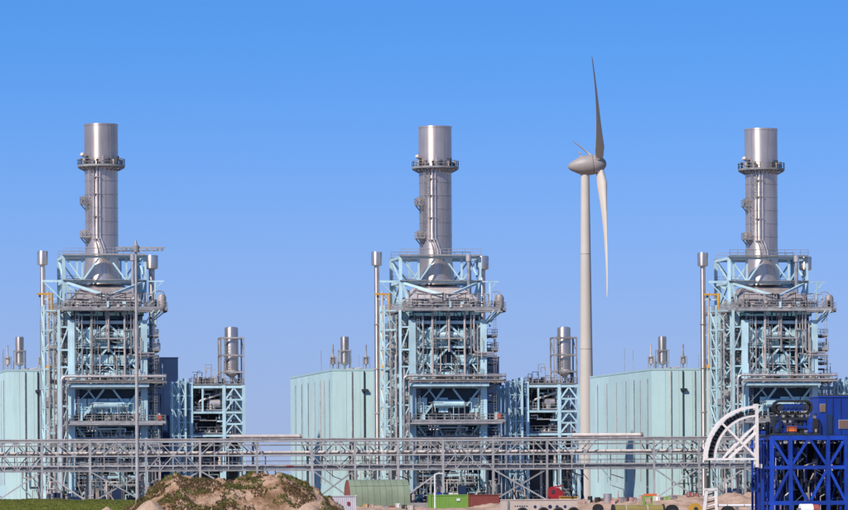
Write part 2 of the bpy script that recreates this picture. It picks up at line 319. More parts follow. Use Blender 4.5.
# ---- boiler tower
def build_boiler():
    b = U('boiler_tower', 'pale teal steel boiler tower packed with pipes under the {n} exhaust stack', 'boiler', 0, 0, 0, 'three boiler towers of the power plant')
    XL, XR = -6.85, 5.85; T = 'teal'
    rows = (-15.0, -9.0, -3.5, 4.0, 10.0)
    # columns
    for x in (XL, XR):
        for i, y in enumerate(rows):
            B('column', b, (x, y, 0), (x, y, 32.2 if i == 0 else 33.9), 1.15 if i == 0 else 0.8, 1.0 if i == 0 else 0.7, T)
    for x in (-2.6, 1.6):
        B('column', b, (x, -14.9, 0), (x, -14.9, 13.6), 0.5, 0.5, T)
    for y in (-15.0, -4.0, 8.0): B('outer_column', b, (-9.0, y, 0), (-9.0, y, 34.0 if y < -10 else 33.9), 0.42, 0.4, T)
    for z in (31.0, 27.0, 24.0, 20.6, 17.2, 13.9, 9.3): B('outrigger', b, (-8.79, -15.0, z), (XL-.58, -15.0, z), 0.25, 0.28, T)
    for z0, z1 in ((27.2, 30.8), (20.8, 23.8), (14.1, 17.0), (9.5, 13.7), (.4, 9.0)): B('outrigger', b, (-8.8, -15.05, z0), (XL-.6, -15.05, z1), 0.16, 0.18, T)
    # front beams
    for z, d in ((31.8, 0.55), (27.4, 0.35), (20.6, 0.85), (13.9, 0.6), (9.3, 0.5), (4.8, 0.4)):
        B('beam', b, (XL+.58, -15.0, z), (XR-.58, -15.0, z), 0.5, d, T)
    for x in (XL, XR):
        for z in (31.5, 27.4, 24.2, 20.6, 17.2, 13.9, 9.3, 4.8):
            for y0, y1 in zip(rows, rows[1:]): B('beam', b, (x, y0+.45, z), (x, y1-.37, z), 0.35, 0.4, T)
        for k, (y0, y1) in enumerate(zip(rows, rows[1:])):
            for j, (z0, z1) in enumerate(((0.3, 4.6), (5, 9.1), (9.5, 13.6), (14.2, 20.2), (21, 27.2), (27.6, 31.3))):
                if (k+j) % 2: B('brace', b, (x, y0+.4, z0), (x, y1-.4, z1), 0.22, 0.22, T)
                else: B('brace', b, (x, y1-.4, z0), (x, y0+.4, z1), 0.22, 0.22, T)
    # chevron and diagonal bracing on the front face
    ch = -0.45; y = -15.05
    for z0, z1 in ((24.6, 27.2), (29.2, 31.4)):
        B('brace', b, (ch-2.6, y, z0), (ch-0.15, y, z1), 0.3, 0.34, T); B('brace', b, (ch+2.6, y, z0), (ch+0.15, y, z1), 0.3, 0.34, T)
    for z in (24.4, 29.0): B('beam', b, (ch-2.9, y, z), (ch+2.9, y, z), 0.25, 0.28, T)
    for sx, xo, xi in ((-1, XL+.6, ch-2.9), (1, XR-.6, ch+2.9)):
        B('brace', b, (xo, y, 31.2), (xi, y-.02, 28.0), 0.28, 0.3, T)
        B('brace', b, (xi, y+.3, 31.2), (xo, y+.3, 28.0), 0.24, 0.26, T)
        B('brace', b, (xo, y, 27.0), (xi, y, 23.6), 0.28, 0.3, T)
        B('brace', b, (xi, y+.3, 26.6), (xo, y+.3, 22.6), 0.26, 0.28, T)
    for xa, xb, za, zb_ in ((-6.2, -3.5, 17.3, 20.1), (3.6, 5.2, 14.5, 17.0), (-6.2, -4.8, 24.5, 27.2), (3.6, 5.2, 24.5, 27.2), (-3.3, -.5, 22.0, 24.2), (2.4, -.4, 22.0, 24.2), (-3.3, -.5, 27.6, 28.9), (2.4, -.4, 27.6, 28.9)):
        B('brace', b, (xa, y+.12, za), (xb, y+.12, zb_), 0.18, 0.2, T)
    for x in (ch-3.0, ch+3.0): B('post', b, (x, y+.25, 21.1), (x, y+.25, 31.5), 0.3, 0.3, T)
    B('brace', b, (-1.2, y, 20.1), (-5.6, y, 14.4), 0.32, 0.36, T); B('brace', b, (0.4, y, 20.1), (2.7, y, 17.1), 0.3, 0.32, T)
    B('brace', b, (5.2, y, 20.1), (2.8, y, 17.1), 0.3, 0.32, T); B('brace', b, (-4.0, y+.6, 20.1), (-1.6, y+.6, 17.0), 0.25, 0.28, T)
    for a, c in (((-5.9, 13.5), (-2.9, 9.6)), ((-0.4, 9.6), (-2.3, 13.5)), ((-0.2, 9.6), (1.4, 13.5)), ((5.0, 13.5), (1.9, 9.6)),
                 ((-6.2, 4.9), (-2.9, 9.0)), ((-2.3, 9.0), (1.3, 5.1)), ((1.9, 5.1), (5.2, 9.0)), ((-6.2, .3), (-2.9, 4.6)), ((5.2, .3), (1.9, 4.6))):
        B('brace', b, (a[0], y, a[1]), (c[0], y, c[1]), 0.28, 0.3, T)
    # casing behind, in panels with stiffeners
    for i in range(6):
        x0 = -6.0+i*1.88
        for j, (z0, z1) in enumerate(((15.9, 18.5), (21.3, 24.0), (24.7, 27.0), (27.9, 30.7))):
            if (i*5+j*3) % 11 == 2: continue                  # an open bay
            B('casing_panel', b, (x0+.94, -14.45+0.1*((i+j) % 2), z0), (x0+.94, -14.45+0.1*((i+j) % 2), z1-.4*((i*3+j) % 3)), 1.7, 0.3, 'teal_casing')
    MB().b6(-6.0, 5.2, -14.0, 9.5, 14.9, 33.0).build('casing_core', 'shade_steel', b)  # dark colour paints the deep shade between the casing panels
    for z in (17.0, 22.4, 24.45, 27.75, 29.2):
        B('stiffener', b, (-6.1, -14.66, z), (5.3, -14.66, z), 0.12, 0.16, 'teal_casing')
    for x in (-4.1, -2.25, 1.5, 3.4): B('stiffener', b, (x, -14.68, 21.2), (x, -14.68, 31.0), 0.16, 0.12, 'teal_casing')
    # left-hand side casing
    for j, y0 in enumerate((-10.5, -6.0, -1.5, 3.0)):
        for z0, z1 in ((15.8, 20), (21.2, 26.3), (26.6, 31.6)):
            B('casing_panel', b, (-6.12, y0+2, z0), (-6.12, y0+2, z1), 0.3, 4.2, 'teal_casing')
    # pale drum and manway in the middle bays
    for z, x0, x1, rr in ((17.4, -3.2, 2.6, 0.75), (29.6, -2.0, 1.4, 0.6), (22.6, -2.2, 1.8, 0.55)):
        MB().tube([(x0, -14.6, z), (x0+.25, -14.6, z), (x1-.25, -14.6, z), (x1, -14.6, z)], [rr*.6, rr, rr, rr*.6], 16).build('drum', 'teal_casing', b)
    # hopper and solid fill below, deep shade put into their colour
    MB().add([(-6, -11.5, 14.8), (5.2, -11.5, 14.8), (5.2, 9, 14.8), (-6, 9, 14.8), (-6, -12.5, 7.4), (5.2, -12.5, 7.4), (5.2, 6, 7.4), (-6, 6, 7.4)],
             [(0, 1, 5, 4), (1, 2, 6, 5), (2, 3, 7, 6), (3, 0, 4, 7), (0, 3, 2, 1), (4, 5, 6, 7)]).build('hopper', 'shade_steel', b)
    MB().b6(-6.2, 5.2, -13.2, 10, 0.02, 7.3).build('shade_fill', 'shade_steel', b)
    # platforms
    def platform(x0, x1, y0, y1, z, th=0.35, m='galv', skip=()):
        p = MB().b6(x0, x1, y0, y1, z-th, z).build('platform', m, b)
        e = 0.06
        pts = [(x0+e, y1-e, z), (x0+e, y0+e, z), (x1-e, y0+e, z), (x1-e, y1-e, z)]
        MB().rail(pts, 1.1, 0.075, 1.4).build('railing', 'galv', p)
        k = MB()
        n = max(2, int((x1-x0)/1.5))
        for i in range(n+1):
            x = x0+0.1+(x1-x0-.2)*i/n; k.bar((x, y0+.05, z-th-.12), (x, y1-.05, z-th-.12), 0.12, 0.22)
        k.build('joist_set', 'galv', p)
        return p
    platform(-8.9, 9.6, -17.2, -15.75, 21.55)
    platform(-8.6, 9.4, -17.4, -15.75, 14.45)
    platform(-8.4, 8.6, -16.9, -14.6, 34.35, 0.45)
    platform(6.7, 10.2, -14.4, -8, 34.3, 0.4)
    platform(6.65, 9.4, -14.5, -6, 21.5); platform(6.65, 9.2, -14.5, -6, 14.4); platform(6.65, 8.7, -14.5, -7, 27.2)
    platform(-8.5, -7.5, -14.0, 8, 27.2); platform(-8.5, -7.5, -14.0, 8, 31.2); platform(-9.2, -7.5, -14.0, 8, 34.3)
    platform(-3.6, 2.8, -15.9, -15.3, 28.95, 0.12)
    platform(-8.4, 8.8, -16.8, -15.6, 9.4, 0.25)
    for z in (11.6, 7.0, 3.4): platform(XL+.7, XR-.7, -15.9, -15.3, z, 0.12)
    for z in (29.5, 24.6, 18.0, 11.6, 6.8): platform(6.65, 8.6, -14.4, -9, z, 0.12); platform(-8.5, -7.5, -14.4, 6, z+.3, 0.12)
    for x, z0, z1 in ((-5.9, 14.5, 34.2), (5.0, 14.5, 21.4), (1.9, 0.1, 14.2), (-3.0, 21.6, 34.2), (7.8, 14.5, 34.2)):
        m = MB(); m.bar((x-.22, -15.95, z0), (x-.22, -15.95, z1), .06).bar((x+.22, -15.95, z0), (x+.22, -15.95, z1), .06)
        z = z0+.2
        while z < z1: m.bar((x-.22, -15.95, z), (x+.22, -15.95, z), .05); z += .45
        m.build('ladder', 'galv', b)
    # sloping soffit frame under the top platform, right end
    for x in (7.4, 8.4): B('strut', b, (x-1.2, -15.2, 31.8), (x, -17.4, 33.8), 0.15, 0.2, T)
    for x in (9.3, 10.0): B('strut', b, (6.5, -10, 31.0), (x, -10, 33.8), 0.18, 0.2, T)
    # big vertical risers and the pink clad header lines
    for x, z0, z1, rr in ((-3.35, 21.6, 34.0, 0.19), (2.45, 21.6, 34.0, 0.21), (-0.35, 26.6, 34.0, 0.2), (-0.75, 29.0, 34.0, 0.1), (4.75, 22.0, 31.5, 0.15), (-5.0, 22, 33, 0.14), (1.1, 21.6, 26, 0.12), (-1.9, 21.6, 26.2, 0.12)):
        MB().tube([(x, -15.75, z0), (x, -15.75, z1)], rr, 10).build('riser_pipe', 'warm', b)
    MB().tube([(4.1, -15.8, 34.0), (4.1, -15.8, 26.9), (4.3, -15.8, 26.55), (4.7, -15.8, 26.4), (7.7, -15.8, 26.4)], 0.2, 10).build('riser_pipe', 'clad', b)
    MB().tube([(3.55, -15.85, 34.0), (3.55, -15.85, 26.2), (3.8, -15.85, 25.9), (8.2, -15.85, 25.9)], 0.15, 10).build('riser_pipe', 'clad', b)
    MB().tube([(-8.8, -17.6, 3), (-8.8, -17.6, 21.5), (-8.7, -17.6, 22.0), (-8.2, -17.6, 22.3), (9.4, -17.6, 22.3)], 0.2, 10).build('header_pipe', 'clad', b)
    MB().tube([(-7.9, -17.75, 4), (-7.9, -17.75, 21.3), (-7.6, -17.75, 21.6), (9.0, -17.75, 21.6)], 0.11, 8).build('header_pipe', 'warm', b)
    MB().tube([(-8.4, -17.6, 13.9), (8.8, -17.6, 13.9)], 0.15, 8).build('header_pipe', 'clad', b)
    MB().tube([(-6.0, -16.95, 34.9), (3.0, -16.95, 34.9), (4.2, -16.95, 33.6), (9.0, -16.95, 33.6)], 0.12, 8).build('header_pipe', 'galv', b)
    B('edge_beam', b, (-8.4, -16.95, 34.0), (8.6, -16.95, 34.0), 0.2, 0.4, 'galv')
    B('edge_beam', b, (-7.9, -17.1, 20.75), (6.5, -17.1, 20.75), 0.3, 0.55, T)
    for x in (-4.3, -3.7, -3.1):                           # little U-bend drains under the platform
        MB().tube([(x, -17.0, 14.0), (x, -17.0, 13.0), (x+.2, -17.0, 12.8), (x+.4, -17.0, 13.0), (x+.4, -17.0, 13.6)], 0.07, 6).build('drain_pipe', 'clad', b)
    # the busy pipework
    mats = ['warm', 'clad', 'galv', 'teal', 'teal', 'galv', 'dark', 'teal_casing', 'teal_dark', 'cream']
    def run(x, yy, z, n, xr, zr, lo=0.06, hi=0.2, name='pipe', mset=mats):
        p = [Vector((x, yy, z))]; ax = rnd.choice('xzz')
        for _ in range(n):
            q = p[-1].copy(); L = rnd.uniform(0.8, 4.2)*rnd.choice((-1, 1))
            if ax == 'x': q.x = min(xr[1], max(xr[0], q.x+L)); ax = 'z'
            elif ax == 'z': q.z = min(zr[1], max(zr[0], q.z+L)); ax = rnd.choice('xxy')
            else: q.y += rnd.uniform(.2, .7)*rnd.choice((-1, 1)); ax = rnd.choice('xz')
            if (q-p[-1]).length > 0.15: p.append(q)
        if len(p) > 1: MB().tube(p, rnd.uniform(lo, hi), 7).build(name, rnd.choice(mset), b)
    for i in range(36): run(rnd.uniform(-6, 5), rnd.uniform(-15.7, -14.9), rnd.uniform(21.5, 31.5), 4, (-6.2, 5.2), (21.3, 33.8), 0.035, 0.085)
    for i in range(34): run(rnd.uniform(-6, 5), rnd.uniform(-15.6, -14.2), rnd.uniform(14.6, 16), 4, (-6.2, 5.2), (14.6, 17.6), 0.035, 0.085)
    for i in range(105): run(rnd.uniform(-6.5, 8), rnd.uniform(-16.6, -13.4), rnd.uniform(0.5, 13), 4, (-6.4, 8.5), (0.4, 13.2), 0.04, 0.17)
    for i in range(56): run(rnd.uniform(-7, 7), rnd.uniform(-16.7, -11.5), rnd.uniform(34.5, 36), 3, (-7.6, 7.8), (34.4, 36.9), 0.05, 0.14, 'pipe', ('warm', 'galv', 'clad', 'dark', 'warm'))
    for i in range(24): run(rnd.uniform(-8.6, -7.4), rnd.uniform(-13, 6), rnd.uniform(1, 30), 4, (-9.0, -7.35), (0.4, 33.5), 0.06, 0.2)
    for i in range(20): run(rnd.uniform(6.8, 9.0), rnd.uniform(-14, -8), rnd.uniform(8, 30), 4, (6.7, 9.3), (6, 33.5), 0.06, 0.2)
    # valves, cabinets and lamps on the decks
    for z, y0, n, xa, xb in ((21.55, -16.4, 22, -8, 8.8), (14.45, -16.5, 24, -8, 8.6), (34.35, -16.6, 30, -8, 8.2), (9.4, -16.2, 16, -8, 8), (21.55, -16.2, 8, -5.5, 4.8)):
        for i in range(n):
            x = rnd.uniform(xa, xb); yy = y0+rnd.uniform(-.4, .5); h = rnd.uniform(0.5, 1.7); k = rnd.random()
            if k < 0.45: MB().b6(x-.2, x+rnd.uniform(.1, .5), yy-.2, yy+.2, z, z+h).build('cabinet', rnd.choice(['galv', 'warm', 'cream', 'dark', 'teal']), b)
            else:
                rr = rnd.uniform(.1, .22); MB().lathe([(rr*.5, 0), (rr*.5, h*.5), (rr*1.6, h*.55), (rr*1.6, h*.7), (rr*.4, h*.75), (rr*.4, h), (rr*1.3, h), (rr*1.3, h+.06)], 8, (x, yy, z)).build('valve', rnd.choice(['warm', 'clad', 'galv', 'dark']), b)
    for i in range(46):
        x = rnd.uniform(-13, 11); y = rnd.uniform(-27, -18.5); h = rnd.uniform(.8, 4.2); rr = rnd.uniform(.15, .5); k = rnd.random()
        if k < .4: MB().lathe([(rr*1.3, 0), (rr*1.3, .2), (rr, .25), (rr, h*.7), (rr*.5, h*.75), (rr*.5, h*.92), (rr*.9, h*.93), (rr*.9, h)], 12, (x, y, 0)).build('pump', rnd.choice(['clad', 'galv', 'dark', 'teal_dark', 'warm', 'shade_steel']), b)
        elif k < .75: MB().tube([(x, y, 0), (x, y, h), (x+rnd.uniform(.5, 2), y, h), (x+2, y+.5, h*.5), (x+2, y+.5, 0)], rr*.45, 8).build('loop_pipe', rnd.choice(['clad', 'galv', 'dark', 'warm', 'cream']), b)
        else: MB().b6(x, x+rnd.uniform(.6, 2.2), y, y+1, 0, h*.8).build('local_cabinet', rnd.choice(['dark', 'navy', 'shade_steel', 'galv', 'warm']), b)
    # upper frame round the stack foot
    fx = 7.2; zb, zm, zt = 34.4, 39.6, 44.0
    for y in (-4.5, 6.0):
        for x in (-fx, fx): B('upper_column', b, (x, y, zb-.5), (x, y, zt), 0.55, 0.5, T)
        for z in (zm, zt): B('upper_beam', b, (-fx+.28, y, z-.2), (fx-.28, y, z-.2), 0.35, 0.38, T)
        for x in (-3.9, 3.9): B('upper_post', b, (x, y, zm), (x, y, zt-.4), 0.35, 0.35, T)
        for sx in (-1, 1):
            B('upper_brace', b, (sx*(fx-.4), y, zt-.5), (sx*4.1, y, zm+.2), 0.28, 0.28, T)
            B('upper_brace', b, (sx*3.7, y, zm+.2), (sx*1.0, y, zt-.5), 0.28, 0.28, T)
            B('upper_brace', b, (sx*(fx-.3), y-.3, zm-.3), (sx*0.35, -11.75 if y < 0 else y-.1, zm-2.9), 0.4, 0.4, T)
            B('upper_brace', b, (sx*(fx-.3), y-.55, zm-.3), (sx*(fx-1.6), y-.55, zb), 0.5, 0.5, T)
    for x in (-fx, fx):
        for z in (zm, zt): B('upper_beam', b, (x, -4.1, z-.2), (x, 5.6, z-.2), 0.4, 0.5, T)
        B('upper_brace', b, (x, -4.1, zm), (x, 5.6, zt-.4), 0.3, 0.3, T); B('upper_brace', b, (x, 5.6, zb), (x, -4.1, zm-.4), 0.3, 0.3, T)
    for z in (zm+.06, zt+.06):
        for y0, y1 in ((-5.6, -4.0), (5.4, 7.0)):
            p = MB().b6(-fx-.2, fx+.2, y0, y1, z, z+.10).build('gallery', 'galv', b)
            if y0 > 0 or z > zm+1: MB().rail([(-fx-.1, y0+.06, z+.14), (fx+.1, y0+.06, z+.14)], 1.1, 0.07, 1.5).build('railing', 'galv', p)
    B('outrigger', b, (-11.0, -4.5, zm-.1), (-fx-.4, -4.5, zm-.1), 0.3, 0.4, T); B('outrigger', b, (fx+.4, -4.5, zm-.1), (10.6, -4.5, zm-.1), 0.22, 0.22, T)
    B('outrigger', b, (-10.6, -4.5, zm-.4), (-fx-.3, -4.5, zm-3.4), 0.2, 0.2, T); B('outrigger', b, (fx+.5, -4.5, zm-3), (10.2, -4.5, zm-.3), 0.16, 0.16, T)
    B('outrigger', b, (9.0, -4.5, zb-3), (9.0, -4.5, zm-.22), 0.28, 0.28, T)
    # duct transition between casing and stack
    MB().add([(-5.9, -11, 34.6), (5.7, -11, 34.6), (5.7, 7, 34.6), (-5.9, 7, 34.6), (-5.9, -11, 36.2), (5.7, -11, 36.2), (5.7, 7, 36.2), (-5.9, 7, 36.2), (-3.6, -3.6, 38.74), (3.6, -3.6, 38.74), (3.6, 3.6, 38.74), (-3.6, 3.6, 38.74)],
             [(0, 1, 5, 4), (1, 2, 6, 5), (2, 3, 7, 6), (3, 0, 4, 7), (4, 5, 9, 8), (5, 6, 10, 9), (6, 7, 11, 10), (7, 4, 8, 11), (8, 9, 10, 11), (0, 3, 2, 1)]).build('transition_duct', 'warm', b)
    for z in (34.9, 35.6, 36.15): B('stiffener', b, (-6.0, -11.1, z), (5.8, -11.1, z), 0.25, 0.2, 'clad')
    for i in range(9): B('stiffener', b, (-5.5+i*1.37, -11.1, 34.6), (-5.5+i*1.37, -11.1, 36.2), 0.15, 0.2, 'clad')
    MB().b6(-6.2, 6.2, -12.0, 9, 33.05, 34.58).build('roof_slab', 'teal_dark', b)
    # a tall thin vent beside the right-hand frame
    MB().tube([(4.9, -6.2, 34.3), (4.9, -6.2, 43.0)], 0.32, 12).build('vent_pipe', 'clad', b)
    MB().lathe([(0.34, 0), (0.5, 0.1), (0.5, 1.2), (0.3, 1.25)], 14, (4.9, -6.2, 43.0)).build('vent_cap', 'clad', b)
    MB().tube([(10.2, -9.5, 34.4), (10.2, -9.5, 36.6), (10.0, -9.5, 37.3), (9.3, -9.5, 37.6), (8.6, -9.5, 37.4)], 0.09, 8).build('davit', 'galv', b)
    MB().lathe([(0.3, 0), (0.75, 0.2), (0.8, 2.0), (0.5, 2.5), (0.1, 2.6)], 14, (9.3, -12.6, 34.3)).build('vessel', 'warm', b)
    return b
build_boiler()

# ---- stair tower on the left of the boiler
def build_stairs():
    t = U('stair_tower', 'narrow pale teal lattice stair tower left of the {n} boiler', 'stair tower', -9.95, -11.5, 0, 'stair towers beside the boilers')
    W, D, H, st = 2.7, 4.4, 34.0, 3.4
    for x in (-W/2, W/2):
        for y in (0, D): B('post', t, (x, y, 0), (x, y, H+1), 0.3, 0.3, 'teal')
    k = 0; z = 0
    while z < H-1:
        z1 = min(z+st, H)
        for y in (0, D): B('beam', t, (-W/2+.15, y, z1), (W/2-.15, y, z1), 0.2, 0.25, 'teal')
        for x in (-W/2, W/2): B('beam', t, (x, .15, z1), (x, D-.15, z1), 0.2, 0.25, 'teal')
        s = 1 if k % 2 else -1
        B('brace', t, (s*(W/2-.1), -.05, z+.1), (-s*(W/2-.1), -.05, z1-.15), 0.17, 0.17, 'teal')
        B('brace', t, (-W/2-.05, .1, z+.1), (-W/2-.05, D-.1, z1-.15), 0.17, 0.17, 'teal')
        m = MB(); n = 14
        for j in range(n):
            f = (j+.5)/n; yy = 0.7+(D-1.4)*(f if s > 0 else 1-f); m.b6(s*0.1+(0 if s > 0 else -1.0), s*0.1+(1.0 if s > 0 else 0), yy-.13, yy+.13, z+f*(z1-z), z+f*(z1-z)+.06)
        for xx in (s*.1, s*1.1):
            a = (xx, .6 if s > 0 else D-.6, z+.05); c = (xx, D-.6 if s > 0 else .6, z1-.05)
            m.bar(a, c, .08, .3); m.bar((a[0], a[1], a[2]+1), (c[0], c[1], c[2]+1), .06)
        m.build('stair_flight', 'galv', t)
        p = MB().b6(-W/2+.1, W/2-.1, 0.1 if s < 0 else D-.8, .8 if s < 0 else D-.1, z1-.08, z1).build('landing', 'galv', t)
        MB().rail([(-W/2+.1, .12, z1), (W/2-.1, .12, z1)], 1.1, .07, .9).build('railing', 'galv', p)
        z = z1; k += 1
    for x, y, r, zz in ((-.5, -.5, .16, 30), (0.35, -.45, .12, 33), (.95, -.5, .2, 26), (1.75, -0.3, .22, 31), (2.15, .3, .12, 30)):
        MB().tube([(x, y, 0.1), (x, y, zz), (x+.6, y+.6, zz+.5)], r, 8).build('pipe', rnd.choice(['warm', 'galv', 'clad']), t)
    # cable trays and boxes strapped to the tower
    for i in range(26):
        x = rnd.uniform(-1.3, 2.4); z = rnd.uniform(1, 32); MB().b6(x, x+rnd.uniform(.3, .9), -.6, -.1, z, z+rnd.uniform(.4, 1.6)).build('junction_box', rnd.choice(['galv', 'warm', 'teal', 'dark']), t)
build_stairs()

def build_vent(x, y, label, tops, name='vent_stack', low=True):
    v = U(name, label, 'vent pipe', x, y, 0, 'vent pipes rising beside the boilers')
    r, zc, zt = tops
    if low: MB().tube([(0, 0, 0), (0, 0, 33.0)], r*1.1, 16).build('lower_pipe', 'drum_metal', v); MB().tube([(0, 0, 33.0), (0, 0, zc)], r, 16).build('upper_pipe', 'drum_metal', v)
    else: MB().tube([(0, 0, 0), (0, 0, zc)], r, 16).build('upper_pipe', 'drum_metal', v)
    MB().lathe([(r+.05, zc-.15), (r*2.05, zc), (r*2.1, zc+.1), (r*2.1, zt-.15), (r*1.9, zt), (r*1.4, zt+.02)], 24).build('silencer_cap', 'drum_metal', v)
    for z in (8, 16, 24, 32): MB().lathe([(r*1.25, 0), (r*1.35, .03), (r*1.35, .2), (r*1.25, .22)], 20, (0, 0, z), caps=False).build('pipe_band', 'warm', v)
    return v
v = build_vent(-10.3, 3.2, 'slim metal vent pipe with a drum cap left of the {n} boiler', (0.46, 42.8, 45.2))
MB().tube([(1.0, -.6, 0), (1.0, -.6, 22), (1.0, -.6, 24.2), (.9, -.6, 25), (.9, -.6, 38)], .2, 10).build('side_pipe', 'cream', v)
MB().lathe([(.25, 0), (.55, .1), (.55, .7), (.25, .8)], 10, (1.0, -.6, 24.0)).build('yellow_valve', 'yellow', v)
for z in (12, 20, 30, 36.5): MB().b6(-.3, 2.4, -.35, .2, z, z+.25).build('support_bracket', 'teal', v)
build_vent(9.4, 5.0, 'stubby drum-capped vent pipe at the right shoulder of the {n} boiler', (0.55, 42.2, 44.6), low=False)

def build_hoist():
    h = U('jib_hoist', 'small yellow jib hoist left of the {n} boiler top', 'hoist', -9.4, -5.5, 34.3, 'yellow hoists on the boilers')
    MB().tube([(0, 0, 0), (0, 0, 3.0)], 0.22, 10).build('mast', 'yellow', h)
    MB().bar((0.2, 0, 2.9), (-2.7, 0, 2.9), 0.22, 0.32).build('boom', 'yellow', h)
    MB().bar((0, 0, 1.7), (-1.0, 0, 2.75), 0.14).build('strut', 'yellow', h)
    MB().b6(-2.3, -1.9, -.15, .15, 2.3, 2.73).build('trolley', 'dark', h)
build_hoist()
def build_cab():
    c = U('equipment_locker', 'orange-red locker on the right platform end of the {n} boiler', 'locker', 8.4, -16.3, 14.45, 'lockers on the boiler platforms')
    MB().b6(-.35, .35, -.35, .35, 0, 1.15).build('body', 'locker_red', c); MB().b6(-.29, .29, -.39, -.352, .1, 1.05).build('door', 'locker_red', c); MB().b6(.18, .24, -.43, -.392, .5, .7).build('handle', 'dark', c)
build_cab()

# ---- process frame with a roof silencer, right of the boiler
def build_frame():
    f = U('process_frame', 'open pale teal steel frame with vessels and pipework right of the {n} boiler', 'steel frame', 19.3, 0, 0, 'process frames beside the boilers')
    xs = (-4.6, 1.2, 4.7); ys = (-10, -5.5, -1, 4, 9, 14, 18); T = 'teal'; zs = (12.0, 16.1, 20.6)
    for y in ys:
        for x in xs:
            if x == 1.2 and y > 0: continue
            B('column', f, (x, y, 0), (x, y, 21.4 if x < 0 else 20.9), .55 if y == -10 else .5, .5, T)
        for z in zs:
            B('beam', f, (xs[0]+.28, y, z), (xs[2]-.28, y, z), .35, .45 if z > 20 else .38, T)
        B('beam', f, (xs[0]+.28, y, 6.5), (xs[2]-.28, y, 6.5), .4, .5, T)
    for x in (xs[0], xs[2]):
        for y0, y1 in zip(ys, ys[1:]):
            for z in (6.5,)+zs: B('beam', f, (x, y0+.25, z), (x, y1-.25, z), .3, .4, T)
            for z0, z1 in zip((0.2, 6.8, 12.3, 16.4), (6.2, 11.7, 15.8, 20.3)):
                B('brace', f, (x, y0+.3, z0), (x, (y0+y1)/2, z1), .13, .13, T); B('brace', f, (x, y1-.3, z0), (x, (y0+y1)/2, z1), .13, .13, T)
    xa, xb = 1.45, 4.45; xm = (xa+xb)/2
    for z0, z1 in ((16.4, 18.3), (18.4, 20.3), (12.3, 14.0), (14.1, 15.8), (9.6, 11.7)):
        B('brace', f, (xa, -10.05, z0), (xm-.1, -10.05, z1), .25, .25, T); B('brace', f, (xb, -10.05, z0), (xm+.1, -10.05, z1), .25, .25, T)
    for z in (18.35, 14.05, 9.5): B('beam', f, (xa, -10, z), (xb, -10, z), .3, .28, T)
    B('post', f, (-2.6, -10, 16.3), (-2.6, -10, 20.3), .3, .3, T)
    for x in (-8.1, -6.9, -5.75):
        for y in (-11.0, -8.4): B('column', f, (x, y, 0), (x, y, 21.6+.25*(x+8)), .34, .34, T)
    for i in range(9):
        z0 = .4+i*2.35; z1 = z0+2.2
        for x0, x1 in ((-7.93, -7.07), (-6.73, -5.92)):
            for y in (-11.0, -8.4): B('lacing', f, (x0 if i % 2 else x1, y, z0), (x1 if i % 2 else x0, y, z1), .14, .14, T)
            B('lacing', f, (x0, -11.0, z1), (x1, -11.0, z1), .16, .16, T)
        B('lacing', f, (-8.1, -10.83, z0), (-8.1, -8.57, z1), .14, .14, T)
        B('lacing', f, (-5.58, -10.5, z1), (-4.88, -10.5, z1), .14, .14, T)
    # decks, rails
    for z in zs:
        d = MB().b6(xs[0]+.3, xs[2]-.3, -9.7, 3.7, z+.3, z+.42).build('deck', 'grating', f)
        if z > 20: MB().rail([(-4.5, -6, z+.42), (-4.5, -9.9, z+.42), (4.6, -9.9, z+.42), (4.6, 15.7, z+.42)], 1.1, .075, 1.5).build('railing', 'galv', d)
        else: MB().rail([(-4.3, -9.5, z+.42), (1.0, -9.5, z+.42)], 1.1, .06, 1.2).build('railing', 'galv', d)
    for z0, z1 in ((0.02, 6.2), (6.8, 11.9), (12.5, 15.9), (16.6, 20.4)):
        MB().b6(-4.2, 4.3 if z0 < 12 else 1.0, -4.6, -4.4, z0, z1).build('shade_backing', 'dark', f)  # dark sheets added to paint the shade inside the bays
    # vessel, sloping pipe and small machines
    MB().tube([(-1.6, -8.2, 17.7), (-1.3, -8.2, 17.7), (.6, -8.2, 17.7), (.9, -8.2, 17.7)], [.5, .85, .85, .5], 18).build('vessel', 'clad', f)
    MB().tube([(-3.2, -8.9, 16.6), (-3.2, -8.9, 17.9), (-2.8, -8.9, 18.2), (1.0, -8.9, 19.5)], .2, 10).build('pipe', 'cream', f)
    for i in range(44):
        z = rnd.choice((12.42, 12.42, 12.42, 16.5, 6.6, 0, 0)); x = rnd.uniform(-4.2, 4.2); y = rnd.uniform(-9.4, -6.5); h = rnd.uniform(.6, 2.0); rr = rnd.uniform(.15, .4)
        MB().lathe([(rr, 0), (rr, h*.6), (rr*.6, h*.65), (rr*.6, h*.9), (rr*.9, h*.92), (rr*.9, h)], 10, (x, y, z)).build('pump', rnd.choice(['warm', 'clad', 'galv', 'cream', 'dark']), f)
    for i in range(60):
        p = [Vector((rnd.uniform(-4.2, 4.2), rnd.uniform(-9.3, -5), rnd.choice((rnd.uniform(0.5, 11.5), rnd.uniform(12.5, 15.6), rnd.uniform(16.6, 20)))))]
        for k in range(4):
            q = p[-1].copy()
            if k % 2: q.x = max(-4.2, min(4.3, q.x+rnd.uniform(-3, 3)))
            else: q.z = max(.2, min(20.2, q.z+rnd.uniform(-2.2, 2.2)))
            p.append(q)
        MB().tube(p, rnd.uniform(.06, .17), 7).build('pipe', rnd.choice(['warm', 'galv', 'clad', 'dark', 'teal']), f)
